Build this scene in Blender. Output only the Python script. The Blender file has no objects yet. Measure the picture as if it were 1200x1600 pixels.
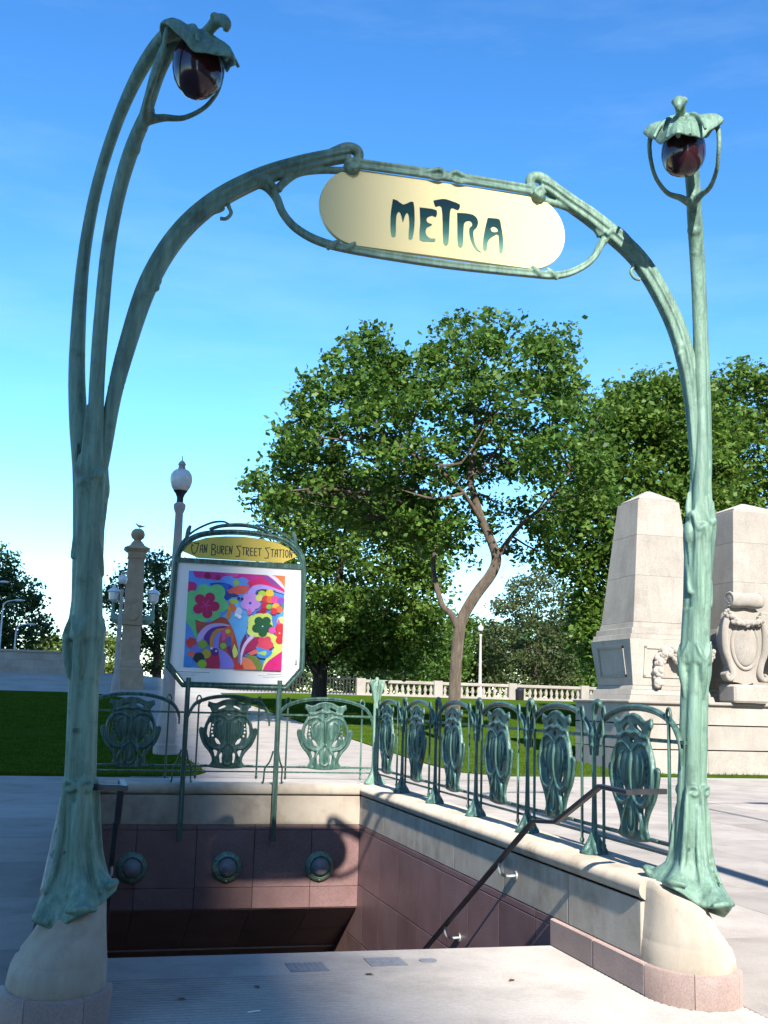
import bpy, bmesh, math, random
import numpy as np
from mathutils import Vector, Matrix, geometry
R_ = math.radians
random.seed(7)
sc = bpy.context.scene
COL = sc.collection

# ------------------------------------------------------------------ camera
cam_d = bpy.data.cameras.new('camera')
cam = bpy.data.objects.new('camera', cam_d)
COL.objects.link(cam)
RM = [[0.9661518870033106, 0.0696039916330088, 0.24840655303090195],
      [-0.25642796334687606, 0.15385677800812564, 0.9542393784972047],
      [0.028199837831367786, -0.9856385626636726, 0.16649742621606547]]
m = Matrix.Identity(4)
for i in range(3):
    m[i][0], m[i][1], m[i][2] = RM[i][0], -RM[i][1], -RM[i][2]
m[0][3], m[1][3], m[2][3] = 0, 0, 1.6
cam.matrix_world = m
cam_d.sensor_fit = 'VERTICAL'; cam_d.sensor_height = 24.0; cam_d.sensor_width = 18.0
cam_d.lens = 1749 / 1600 * 24.0
cam_d.clip_start = 0.1; cam_d.clip_end = 3000
sc.camera = cam

# ------------------------------------------------------------------ light
SUN_AZ, SUN_EL = R_(3.2), R_(33.4)          # light travels towards +Y, a little towards +X
world = bpy.data.worlds.new('World'); sc.world = world; world.use_nodes = True
wn = world.node_tree.nodes; wl = world.node_tree.links
sky = wn.new('ShaderNodeTexSky'); sky.sky_type = 'NISHITA'; sky.sun_disc = False
sky.sun_elevation = SUN_EL; sky.sun_rotation = math.pi + SUN_AZ
sky.air_density = 1.15; sky.dust_density = 0.25; sky.ozone_density = 4.0; sky.altitude = 100
gam = wn.new('ShaderNodeGamma'); gam.inputs['Gamma'].default_value = 1.2
hsv = wn.new('ShaderNodeHueSaturation'); hsv.inputs['Saturation'].default_value = 1.15
wl.new(sky.outputs[0], gam.inputs['Color']); wl.new(gam.outputs[0], hsv.inputs['Color'])
tnt = wn.new('ShaderNodeMix'); tnt.data_type = 'RGBA'; tnt.blend_type = 'MULTIPLY'; tnt.inputs['Factor'].default_value = 1.0
tnt.inputs[7].default_value = (.86, .96, 1.0, 1); wl.new(hsv.outputs[0], tnt.inputs[6])
tcw = wn.new('ShaderNodeTexCoord'); mpw = wn.new('ShaderNodeMapping'); mpw.inputs['Scale'].default_value = (1.2, 1.2, 5.5); mpw.inputs['Rotation'].default_value = (.25, .1, .4)
nzw = wn.new('ShaderNodeTexNoise'); nzw.inputs['Scale'].default_value = 2.2; nzw.inputs['Detail'].default_value = 7; nzw.inputs['Roughness'].default_value = .6
rpw = wn.new('ShaderNodeValToRGB'); rpw.color_ramp.elements[0].position = .5; rpw.color_ramp.elements[0].color = (0, 0, 0, 1); rpw.color_ramp.elements[1].position = .8; rpw.color_ramp.elements[1].color = (.11, .11, .11, 1)
wl.new(tcw.outputs['Generated'], mpw.inputs['Vector']); wl.new(mpw.outputs[0], nzw.inputs['Vector']); wl.new(nzw.outputs['Fac'], rpw.inputs[0])
cld = wn.new('ShaderNodeMix'); cld.data_type = 'RGBA'; wl.new(rpw.outputs[0], cld.inputs['Factor']); wl.new(tnt.outputs[2], cld.inputs[6]); cld.inputs[7].default_value = (6.0, 7.2, 8.0, 1)
wl.new(cld.outputs[2], wn['Background'].inputs[0]); wn['Background'].inputs[1].default_value = 0.10
sd = bpy.data.lights.new('sun', 'SUN'); sd.energy = 5.0; sd.angle = R_(0.53); sd.color = (1.0, 0.975, 0.925)
so = bpy.data.objects.new('sun', sd); COL.objects.link(so)
dirv = Vector((math.sin(SUN_AZ) * math.cos(SUN_EL), math.cos(SUN_AZ) * math.cos(SUN_EL), -math.sin(SUN_EL)))
so.rotation_euler = dirv.to_track_quat('-Z', 'Y').to_euler(); so.location = (-10, -60, 60)
sc.view_settings.view_transform = 'Standard'; sc.view_settings.look = 'None'
sc.view_settings.exposure = 1.05; sc.view_settings.gamma = 1.0; sc.view_settings.use_curve_mapping = False

# ------------------------------------------------------------------ materials
def newmat(name):
    mt = bpy.data.materials.new(name); mt.use_nodes = True
    nt = mt.node_tree
    return mt, nt.nodes, nt.links, nt.nodes['Principled BSDF']

def coords(n, l, scale=(1, 1, 1), jitter=True):
    tc = n.new('ShaderNodeTexCoord'); mp = n.new('ShaderNodeMapping')
    mp.inputs['Scale'].default_value = scale
    if jitter:
        oi = n.new('ShaderNodeObjectInfo'); mul = n.new('ShaderNodeMath'); mul.operation = 'MULTIPLY'; mul.inputs[1].default_value = 37.0
        ad = n.new('ShaderNodeVectorMath'); ad.operation = 'ADD'
        l.new(oi.outputs['Random'], mul.inputs[0]); l.new(tc.outputs['Object'], ad.inputs[0]); l.new(mul.outputs[0], ad.inputs[1])
        l.new(ad.outputs[0], mp.inputs['Vector'])
    else:
        l.new(tc.outputs['Object'], mp.inputs['Vector'])
    return mp

def noise(n, l, mp, scale, detail=5, rough=.55):
    t = n.new('ShaderNodeTexNoise'); t.inputs['Scale'].default_value = scale; t.inputs['Detail'].default_value = detail
    t.inputs['Roughness'].default_value = rough; l.new(mp.outputs[0], t.inputs['Vector']); return t

def ramp(n, l, src, stops):
    r = n.new('ShaderNodeValToRGB'); e = r.color_ramp.elements
    while len(e) < len(stops): e.new(0.5)
    for el, (p, c) in zip(e, stops):
        el.position = p; el.color = (*c, 1) if len(c) == 3 else c
    l.new(src, r.inputs[0]); return r

def mixc(n, l, a, b, fac, mode='MIX'):
    x = n.new('ShaderNodeMix'); x.data_type = 'RGBA'; x.blend_type = mode
    if isinstance(fac, (int, float)): x.inputs['Factor'].default_value = fac
    else: l.new(fac, x.inputs['Factor'])
    for k, s in (('A', a), ('B', b)):
        sock = [i for i in x.inputs if i.name == k and i.type == 'RGBA'][0]
        if isinstance(s, tuple): sock.default_value = (*s, 1)
        else: l.new(s, sock)
    return [o for o in x.outputs if o.type == 'RGBA'][0]

def bump(n, l, p, src, strength, dist=.01):
    b = n.new('ShaderNodeBump'); b.inputs['Strength'].default_value = strength; b.inputs['Distance'].default_value = dist
    l.new(src, b.inputs['Height']); l.new(b.outputs[0], p.inputs['Normal'])

def surf(name, stops, scale=4, rough=.8, bscale=60, bstr=.25, bdist=.004, streak=0, stain=None, stain_scale=1.2, stain_amt=.5, objvar=.0, spec=.3, stretch=(1, 1, 1), metallic=0, fine=None):
    mt, n, l, p = newmat(name)
    mp = coords(n, l, stretch)
    a = noise(n, l, mp, scale, 6, .6)
    c = ramp(n, l, a.outputs['Fac'], stops).outputs[0]
    if fine:                                   # speckle
        mp2 = coords(n, l); f = noise(n, l, mp2, fine[0], 2, .6)
        k = ramp(n, l, f.outputs['Fac'], [(.38, fine[1]), (.5, (1, 1, 1)), (.64, fine[2])])
        c = mixc(n, l, c, k.outputs[0], fine[3], 'MULTIPLY')
    if stain:
        s = noise(n, l, coords(n, l), stain_scale, 7, .65)
        sf = ramp(n, l, s.outputs['Fac'], [(.52, (0, 0, 0)), (.72, (stain_amt,) * 3)])
        c = mixc(n, l, c, stain, sf.outputs[0])
    if streak:                                 # rain streaks and soot
        st_ = noise(n, l, coords(n, l, (2.2, 2.2, .35)), 2.0, 9, .75)
        sk = ramp(n, l, st_.outputs['Fac'], [(.46, (1, 1, 1)), (.62, (1 - streak,) * 3), (.8, (1 - streak * 1.4, 1 - streak * 1.5, 1 - streak * 1.6))])
        c = mixc(n, l, c, sk.outputs[0], 1.0, 'MULTIPLY')
    if objvar:
        oi = n.new('ShaderNodeObjectInfo')
        v = ramp(n, l, oi.outputs['Random'], [(0, (1 - objvar,) * 3), (1, (1 + objvar * .3,) * 3)])
        c = mixc(n, l, c, v.outputs[0], 1.0, 'MULTIPLY')
    l.new(c, p.inputs['Base Color'])
    p.inputs['Roughness'].default_value = rough; p.inputs['Specular IOR Level'].default_value = spec; p.inputs['Metallic'].default_value = metallic
    if rough > .4 and 'Diffuse Roughness' in p.inputs: p.inputs['Diffuse Roughness'].default_value = .7
    if bstr:
        b = noise(n, l, coords(n, l), bscale, 4, .6); bump(n, l, p, b.outputs['Fac'], bstr, bdist)
    return mt

def flat(name, c, rough=.6, spec=.4, metallic=0):
    mt, n, l, p = newmat(name)
    a = noise(n, l, coords(n, l), 9, 4)
    lo = tuple(x * .9 for x in c); hi = tuple(min(1, x * 1.08) for x in c)
    r = ramp(n, l, a.outputs['Fac'], [(.3, lo), (.7, hi)])
    l.new(r.outputs[0], p.inputs['Base Color'])
    p.inputs['Roughness'].default_value = rough; p.inputs['Specular IOR Level'].default_value = spec; p.inputs['Metallic'].default_value = metallic
    return mt

def patina(name, dark, mid, light, rough=.42):
    mt, n, l, p = newmat(name)
    a = noise(n, l, coords(n, l, (14, 14, .9)), 1.8, 9, .75)      # run-down streaks
    c = ramp(n, l, a.outputs['Fac'], [(.30, dark), (.5, mid), (.66, light)]).outputs[0]
    b = noise(n, l, coords(n, l), 7, 6, .7)
    f = ramp(n, l, b.outputs['Fac'], [(.52, (0, 0, 0)), (.72, (.6,) * 3)])
    c = mixc(n, l, c, tuple(x * .55 for x in dark), f.outputs[0])
    s = noise(n, l, coords(n, l, (3, 3, .5)), 2.3, 6, .7)
    g = ramp(n, l, s.outputs['Fac'], [(.66, (0, 0, 0)), (.76, (.5,) * 3)])
    c = mixc(n, l, c, (.13, .10, .055), g.outputs[0])
    l.new(c, p.inputs['Base Color']); p.inputs['Roughness'].default_value = rough
    p.inputs['Specular IOR Level'].default_value = .45
    k = noise(n, l, coords(n, l, (3, 3, 1)), 30, 7, .75); bump(n, l, p, k.outputs['Fac'], .6, .006)
    return mt

M = {}
M['patina'] = patina('verdigris_bronze', (.062, .108, .08), (.145, .24, .172), (.225, .345, .25), .5)
M['patina_rail'] = patina('verdigris_railing', (.018, .042, .036), (.052, .112, .086), (.145, .25, .19), .3)
M['stone'] = surf('limestone', [(.25, (.37, .30, .225)), (.5, (.46, .385, .295)), (.75, (.52, .445, .355))], 3.5, .85, 55, .35, .004, stain=(.24, .185, .13), stain_scale=3.0, stain_amt=.75, objvar=.12, streak=.13)
M['granite'] = surf('red_granite', [(.3, (.20, .115, .105)), (.7, (.27, .165, .15))], 2.5, .45, 80, .05, .002, objvar=.18, spec=.4, fine=(120, (.62, .55, .55), (1.3, 1.2, 1.2), .6))
M['granite_base'] = surf('pink_granite', [(.3, (.30, .21, .175)), (.7, (.40, .29, .245))], 3, .55, 80, .1, .002, objvar=.12, fine=(110, (.7, .65, .6), (1.2, 1.2, 1.2), .5), stain=(.2, .15, .12), stain_amt=.4)
M['mon'] = surf('monument_granite', [(.25, (.35, .305, .255)), (.5, (.43, .38, .32)), (.75, (.48, .43, .365))], 1.1, .85, 40, .3, .006, stain=(.27, .235, .19), stain_scale=.7, stain_amt=.55, objvar=.12, streak=.09, fine=(45, (.72, .72, .72), (1.12, 1.12, 1.12), .6))
M['concrete'] = surf('pavement_concrete', [(.25, (.25, .215, .185)), (.5, (.315, .275, .24)), (.75, (.36, .32, .28))], 1.7, .9, 70, .4, .003, stain=(.19, .165, .14), stain_scale=1.3, stain_amt=.7, objvar=.22, fine=(90, (.8, .8, .8), (1.1, 1.1, 1.1), .5))
M['landing'] = surf('landing_concrete', [(.25, (.31, .27, .235)), (.5, (.37, .325, .285)), (.75, (.415, .37, .325))], 2.2, .9, 90, .35, .002, stain=(.22, .195, .17), stain_scale=1.6, stain_amt=.6, fine=(80, (.82, .82, .82), (1.08, 1.08, 1.08), .5))
M['plate'] = surf('worn_metal_plate', [(.3, (.20, .20, .21)), (.7, (.28, .28, .29))], 20, .6, 120, .3, .002, metallic=.3)
M['soil'] = surf('far_ground', [(.3, (.22, .21, .185)), (.7, (.31, .29, .26))], .5, .95, 10, .2)
M['lawn'] = surf('lawn_turf', [(.25, (.024, .046, .005)), (.5, (.040, .072, .007)), (.75, (.062, .098, .011))], 1.6, .9, 45, .8, .02, stain=(.07, .095, .02), stain_scale=.35, stain_amt=.5, spec=0)
M['bark'] = surf('bark', [(.25, (.06, .045, .032)), (.5, (.115, .088, .064)), (.75, (.17, .135, .10))], 5, .95, 22, .9, .03, stretch=(2.2, 2.2, .5))
M['darkbark'] = surf('dark_bark', [(.3, (.035, .028, .022)), (.7, (.075, .06, .046))], 5, .95, 22, .8, .03, stretch=(2, 2, .5))
M['cream'] = surf('cream_enamel', [(.3, (.74, .60, .27)), (.7, (.80, .665, .32))], 1.3, .38, 30, .02, .002, spec=.5)
M['namegold'] = surf('yellow_enamel', [(.3, (.62, .44, .075)), (.7, (.72, .52, .10))], 3, .4, 30, .02, .002)
M['white_paper'] = surf('poster_paper', [(.3, (.87, .81, .75)), (.7, (.90, .845, .785))], 2, .35, 20, .02, .001, spec=.5)
M['rail_metal'] = surf('dark_steel', [(.3, (.05, .048, .052)), (.6, (.085, .08, .085)), (.85, (.13, .085, .07))], 6, .38, 60, .1, .002, metallic=.6)
M['galv'] = flat('galvanised_steel', (.46, .46, .44), .4, .5, .6)
M['black'] = flat('black_iron', (.018, .019, .021), .5)
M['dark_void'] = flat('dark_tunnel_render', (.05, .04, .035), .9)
M['trim'] = flat('steel_trim', (.55, .5, .45), .35, .5, .5)
M['marble'] = surf('white_balustrade_stone', [(.3, (.31, .275, .225)), (.7, (.40, .36, .30))], 1.5, .85, 30, .2, .006, stain=(.4, .35, .28), stain_amt=.5, objvar=.1)
M['lamp_conc'] = surf('lamp_post_concrete', [(.3, (.36, .32, .285)), (.7, (.46, .42, .375))], 3, .85, 50, .3, .004)
M['col_stone'] = surf('brown_column_stone', [(.3, (.34, .245, .16)), (.7, (.44, .33, .225))], 2, .85, 30, .3, .006, stain=(.2, .15, .1), stain_amt=.4)
M['milk'] = flat('milk_glass', (.62, .61, .585), .22, .5)
M['dullmetal'] = flat('grey_lamp_head', (.5, .5, .5), .5)
M['feather'] = flat('grey_feathers', (.3, .3, .32), .8)
M['dry_leaf'] = flat('dry_leaf', (.14, .08, .035), .8)
M['tower'] = surf('tower_stone', [(.3, (.30, .28, .25)), (.7, (.36, .33, .30))], .2, .9, 4, .1)
M['glass_far'] = flat('tower_glass', (.06, .08, .10), .1, .6)

def red_glass():
    mt, n, l, p = newmat('dark_amber_glass')
    a = noise(n, l, coords(n, l, (1, 1, .4)), 5, 4)
    r = ramp(n, l, a.outputs['Fac'], [(.3, (.018, .004, .005)), (.7, (.05, .009, .011))])
    l.new(r.outputs[0], p.inputs['Base Color']); p.inputs['Roughness'].default_value = .16
    p.inputs['Specular IOR Level'].default_value = .7; p.inputs['Coat Weight'].default_value = .15; p.inputs['Coat Roughness'].default_value = .04
    return mt
M['amber'] = red_glass()

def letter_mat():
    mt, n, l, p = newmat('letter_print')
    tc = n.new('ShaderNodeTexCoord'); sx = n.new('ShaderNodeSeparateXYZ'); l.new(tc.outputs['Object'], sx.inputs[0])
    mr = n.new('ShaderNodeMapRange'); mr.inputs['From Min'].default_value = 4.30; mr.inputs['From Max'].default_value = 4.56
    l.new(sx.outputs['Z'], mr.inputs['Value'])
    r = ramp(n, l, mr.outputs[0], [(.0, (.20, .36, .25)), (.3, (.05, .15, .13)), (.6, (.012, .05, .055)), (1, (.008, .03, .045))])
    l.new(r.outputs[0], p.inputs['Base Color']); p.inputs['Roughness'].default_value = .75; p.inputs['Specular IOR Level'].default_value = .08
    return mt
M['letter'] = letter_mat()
M['ink'] = flat('dark_green_ink', (.03, .05, .03), .5)

def leaf_mat(name, cols, trans=.35):
    mt, n, l, p = newmat(name)
    g = n.new('ShaderNodeNewGeometry')
    k = len(cols) - 1
    r = ramp(n, l, g.outputs['Random Per Island'], [(i / k, c) for i, c in enumerate(cols)])
    p.inputs['Roughness'].default_value = .5; p.inputs['Specular IOR Level'].default_value = .35
    l.new(r.outputs[0], p.inputs['Base Color'])
    t = n.new('ShaderNodeBsdfTranslucent'); hs = n.new('ShaderNodeHueSaturation'); hs.inputs['Value'].default_value = 1.5; hs.inputs['Hue'].default_value = .495
    l.new(r.outputs[0], hs.inputs['Color']); l.new(hs.outputs[0], t.inputs['Color'])
    mx = n.new('ShaderNodeMixShader'); mx.inputs[0].default_value = trans
    l.new(p.outputs[0], mx.inputs[1]); l.new(t.outputs[0], mx.inputs[2])
    l.new(mx.outputs[0], n['Material Output'].inputs[0])
    return mt
M['leaf_a'] = leaf_mat('leaves_main', [(.03, .08, .012), (.066, .145, .02), (.092, .178, .026), (.14, .21, .036), (.05, .12, .018)])
M['leaf_b'] = leaf_mat('leaves_bright', [(.045, .105, .014), (.094, .175, .024), (.145, .212, .034), (.07, .145, .02)])
M['leaf_c'] = leaf_mat('leaves_dark', [(.022, .05, .014), (.04, .08, .018), (.055, .095, .022)], .25)
M['leaf_d'] = leaf_mat('leaves_olive', [(.06, .085, .03), (.095, .115, .04), (.08, .11, .03)])
M['leaf_e'] = leaf_mat('leaves_lime', [(.10, .15, .02), (.15, .19, .03)])
M['grass'] = leaf_mat('grass_blades', [(.03, .062, .006), (.058, .105, .010), (.085, .125, .016)], .3)
M['grass'].node_tree.nodes['Principled BSDF'].inputs['Specular IOR Level'].default_value = 0

# ------------------------------------------------------------------ mesh helpers
def catmull(pts, per=6):
    P = [np.array(p, float) for p in pts]
    P = [2 * P[0] - P[1]] + P + [2 * P[-1] - P[-2]]
    out = []
    for i in range(1, len(P) - 2):
        a, b, c, d = P[i - 1], P[i], P[i + 1], P[i + 2]
        for k in range(per):
            t = k / per
            out.append(.5 * ((2 * b) + (c - a) * t + (2 * a - 5 * b + 4 * c - d) * t * t + (3 * b - a - 3 * c + d) * t ** 3))
    out.append(P[-2]); return out

class MB:
    def __init__(s): s.v = []; s.f = []; s.mi = []; s.cur = 0
    def face(s, *idx): s.f.append(idx); s.mi.append(s.cur)
    def rings(s, rings, cap=True, closed=False):
        n = len(rings[0]); b = len(s.v)
        for r in rings: s.v.extend([tuple(map(float, p)) for p in r])
        for i in range(len(rings) - 1):
            for j in range(n):
                a = b + i * n + j; c = b + i * n + (j + 1) % n
                s.face(a, c, c + n, a + n)
        if cap:
            s.face(*[b + j for j in range(n)][::-1]); s.face(*[b + (len(rings) - 1) * n + j for j in range(n)])
    def tube(s, pts, rad=None, n=10, per=5, smooth=True, ell=1.0, up=(0, 0, 1)):
        """pts: (x,y,z) with rad, or (x,y,z,r)"""
        if rad is not None:
            pts = [(*p[:3], rad if isinstance(rad, (int, float)) else rad[i]) for i, p in enumerate(pts)]
        q = catmull(pts, per) if smooth and len(pts) > 2 else [np.array(p, float) for p in pts]
        P = [Vector(a[:3]) for a in q]; rr = [max(.0005, a[3]) for a in q]
        T = []
        for i in range(len(P)):
            t = P[min(i + 1, len(P) - 1)] - P[max(i - 1, 0)]; T.append(t.normalized() if t.length > 1e-9 else Vector((0, 0, 1)))
        u = Vector(up)
        if abs(u.dot(T[0])) > .95: u = Vector((1, 0, 0)) if abs(T[0].x) < .9 else Vector((0, 1, 0))
        nn = (u - T[0] * u.dot(T[0])).normalized(); rs = []
        for i in range(len(P)):
            nn = (nn - T[i] * nn.dot(T[i])).normalized(); b = T[i].cross(nn)
            rs.append([P[i] + (nn * math.cos(2 * math.pi * k / n) * ell + b * math.sin(2 * math.pi * k / n)) * rr[i] for k in range(n)])
        s.rings(rs)
    def bar(s, a, b, w, h):
        """rectangular bar from a to b, w horizontally and h upright"""
        a = Vector(a); b = Vector(b); t = (b - a).normalized(); up = Vector((0, 0, 1))
        if abs(t.dot(up)) > .95: up = Vector((0, 1, 0))
        x = t.cross(up).normalized(); y = x.cross(t)
        s.rings([[p + x * sx * w / 2 + y * sy * h / 2 for sx, sy in ((-1, -1), (1, -1), (1, 1), (-1, 1))] for p in (a, b)])
    def lathe(s, prof, c=(0, 0, 0), n=20, sx=1, sy=1):
        s.rings([[(c[0] + r * sx * math.cos(2 * math.pi * k / n), c[1] + r * sy * math.sin(2 * math.pi * k / n), c[2] + z) for k in range(n)] for r, z in prof])
    def ell(s, c, r, n=14, m=8, rot=None):
        rs = []
        for i in range(m + 1):
            a = -math.pi / 2 + math.pi * i / m; ring = []
            for k in range(n):
                t = 2 * math.pi * k / n
                p = Vector((r[0] * max(math.cos(a), .02) * math.cos(t), r[1] * max(math.cos(a), .02) * math.sin(t), r[2] * math.sin(a)))
                if rot: p = rot @ p
                ring.append(Vector(c) + p)
            rs.append(ring)
        s.rings(rs)
    def box(s, c, d):
        x, y, z = c; a, b, h = d[0] / 2, d[1] / 2, d[2] / 2
        s.rings([[(x - a, y - b, k), (x + a, y - b, k), (x + a, y + b, k), (x - a, y + b, k)] for k in (z - h, z + h)])
    def frustum(s, c, lo, hi, z0, z1):
        s.rings([[(c[0] - w / 2, c[1] - d / 2, z), (c[0] + w / 2, c[1] - d / 2, z), (c[0] + w / 2, c[1] + d / 2, z), (c[0] - w / 2, c[1] + d / 2, z)] for (w, d), z in ((lo, z0), (hi, z1))])
    def plate(s, loops, y0, y1):
        """polygon with holes in the XZ plane, extruded from y0 (front) to y1"""
        tri = geometry.tessellate_polygon([[Vector((x, z, 0)) for x, z in lp] for lp in loops])
        allp = [p for lp in loops for p in lp]; b = len(s.v); n = len(allp)
        s.v.extend([(x, y0, z) for x, z in allp]); s.v.extend([(x, y1, z) for x, z in allp])
        for t in tri:
            s.face(b + t[0], b + t[1], b + t[2]); s.face(b + n + t[2], b + n + t[1], b + n + t[0])
        o = b
        for lp in loops:
            k = len(lp)
            for j in range(k): s.face(o + j, o + (j + 1) % k, o + n + (j + 1) % k, o + n + j)
            o += k
    def build(s, name, mat, parent=None, loc=None, smooth=40, fix=True):
        me = bpy.data.meshes.new(name); me.from_pydata(s.v, [], s.f)
        mats = mat if isinstance(mat, list) else [mat]
        for x in mats: me.materials.append(M[x] if isinstance(x, str) else x)
        if len(mats) > 1: me.polygons.foreach_set('material_index', s.mi)
        if fix:
            bm = bmesh.new(); bm.from_mesh(me); bmesh.ops.recalc_face_normals(bm, faces=bm.faces); bm.to_mesh(me); bm.free()
        if smooth:
            me.shade_smooth(); me.set_sharp_from_angle(angle=R_(smooth))
        o = bpy.data.objects.new(name, me); COL.objects.link(o)
        if parent: o.parent = parent
        if loc: o.location = loc
        return o

def empty(name, label, cat, loc=(0, 0, 0), rz=0, group=None, parent=None):
    o = bpy.data.objects.new(name, None); COL.objects.link(o); o.location = loc; o.rotation_euler = (0, 0, rz)
    o.empty_display_size = .2
    if parent: o.parent = parent
    if label: tag(o, label, cat, group)
    return o
def tag(o, label=None, cat=None, group=None, kind=None):
    if label: o['label'] = label
    if cat: o['category'] = cat
    if group: o['group'] = group
    if kind: o['kind'] = kind
    return o
def link_copy(src, name=None, parent=None, loc=None, rz=None):
    c = src.copy(); COL.objects.link(c); c.parent = parent
    if name: c.name = name
    if loc is not None: c.location = loc
    if rz is not None: c.rotation_euler = (0, 0, rz)
    return c
def copy_tree(src, loc=None, rz=None, parent=None, scale=None):
    c = src.copy(); COL.objects.link(c); c.parent = parent
    if loc is not None: c.location = loc
    if rz is not None: c.rotation_euler = (0, 0, rz)
    if scale is not None: c.scale = scale
    for ch in [o for o in bpy.data.objects if o.parent == src]: copy_tree(ch, parent=c)
    return c

def remesh(o, voxel, it=3, fac=.5):
    md = o.modifiers.new('r', 'REMESH'); md.mode = 'VOXEL'; md.voxel_size = voxel; md.use_smooth_shade = True
    sm = o.modifiers.new('s', 'SMOOTH'); sm.iterations = it; sm.factor = fac
    dg = bpy.context.evaluated_depsgraph_get(); dg.update()
    me = bpy.data.meshes.new_from_object(o.evaluated_get(dg))
    mats = list(o.data.materials); o.modifiers.clear(); o.data = me
    if not me.materials:
        for x in mats: me.materials.append(x)
    me.shade_smooth(); return o

_bc = {}
def block_mesh(sx, sy, sz, bev, mat, name):
    k = (round(sx, 3), round(sy, 3), round(sz, 3), bev, mat, name)
    if k in _bc: return _bc[k]
    bm = bmesh.new(); bmesh.ops.create_cube(bm, size=1)
    for v in bm.verts: v.co = Vector((v.co.x * sx, v.co.y * sy, v.co.z * sz))
    if bev: bmesh.ops.bevel(bm, geom=list(bm.edges), offset=bev, segments=1, affect='EDGES')
    me = bpy.data.meshes.new(name); bm.to_mesh(me); bm.free(); me.materials.append(M[mat]); _bc[k] = me
    return me
def block(name, x0, x1, y0, y1, z0, z1, mat, parent, bev=.006):
    me = block_mesh(x1 - x0, y1 - y0, z1 - z0, bev, mat, name)
    o = bpy.data.objects.new(name, me); COL.objects.link(o); o.parent = parent
    o.location = ((x0 + x1) / 2, (y0 + y1) / 2, (z0 + z1) / 2); return o

def sm01(t): t = min(1, max(0, t)); return t * t * (3 - 2 * t)
def terrain(x, y):
    b = 0 if y < 24 else (.036 * (y - 24) if y < 83 else 2.124)
    return b + .95 * sm01((y - 66) / 20) * sm01((12 - x) / 10)

# ------------------------------------------------------------------ ground
XL, XR = .17, 3.2           # inner faces of the stairwell walls
YE, YB = 7.4, 13.0          # landing edge, back wall face
mb = MB()
xs = [-900, -300, -100, -50, -30, -20] + [x for x in range(-16, 0, 2)] + [-.2, 3.6] + [x for x in range(4, 42, 2)] + [50, 70, 100, 200, 400, 900]
ys = [-400, -150, -60, -20, 0, 7.39, 13.5, 18, 23, 24] + [y for y in range(26, 100, 2)] + [110, 130, 160, 200, 300, 500, 900]
nx = len(xs)
for y in ys:
    for x in xs: mb.v.append((x, y, terrain(x, y) - (.05 if y < 23.5 else .0)))
for j in range(len(ys) - 1):
    for i in range(nx - 1):
        if xs[i] == -.2 and ys[j] == 7.39: continue
        a = j * nx + i; mb.face(a, a + 1, a + nx + 1, a + nx)
tag(mb.build('ground', 'soil', smooth=0), kind='structure')

pav = empty('pavement', None, None); pav['kind'] = 'structure'
def paves(x0, x1, y0, y1, w, d):
    nx = max(1, round((x1 - x0) / w)); ny = max(1, round((y1 - y0) / d)); w = (x1 - x0) / nx; d = (y1 - y0) / ny
    for i in range(nx):
        for j in range(ny):
            zz = random.uniform(-.002, .0015)
            block('paving_slab', x0 + i * w + .004, x0 + (i + 1) * w - .004, y0 + j * d + .004, y0 + (j + 1) * d - .004, -.06 + zz, zz, 'concrete', pav, .005)
paves(3.63, 21.6, 2, 23.9, 1.8, 1.825)
paves(-9.2, -.21, 2, 22.9, 1.8, 1.9)
paves(-.21, 3.63, 13.55, 22.9, 1.92, 1.87)
paves(-9.2, 21.6, -3, 2, 2.05, 1.7)
wk = MB()       # walkway between the lawns
rows = [22.9, 23.9] + list(range(25, 67, 2))
for y in rows:
    for x in (1.0, 3.2, 5.2, 7.2, 9.2): wk.v.append((x, y, terrain(x, y) + .006))
for j in range(len(rows) - 1):
    for i in range(4): a = j * 5 + i; wk.face(a, a + 1, a + 6, a + 5)
tag(wk.build('walkway', 'concrete', smooth=0), kind='structure')

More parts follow.
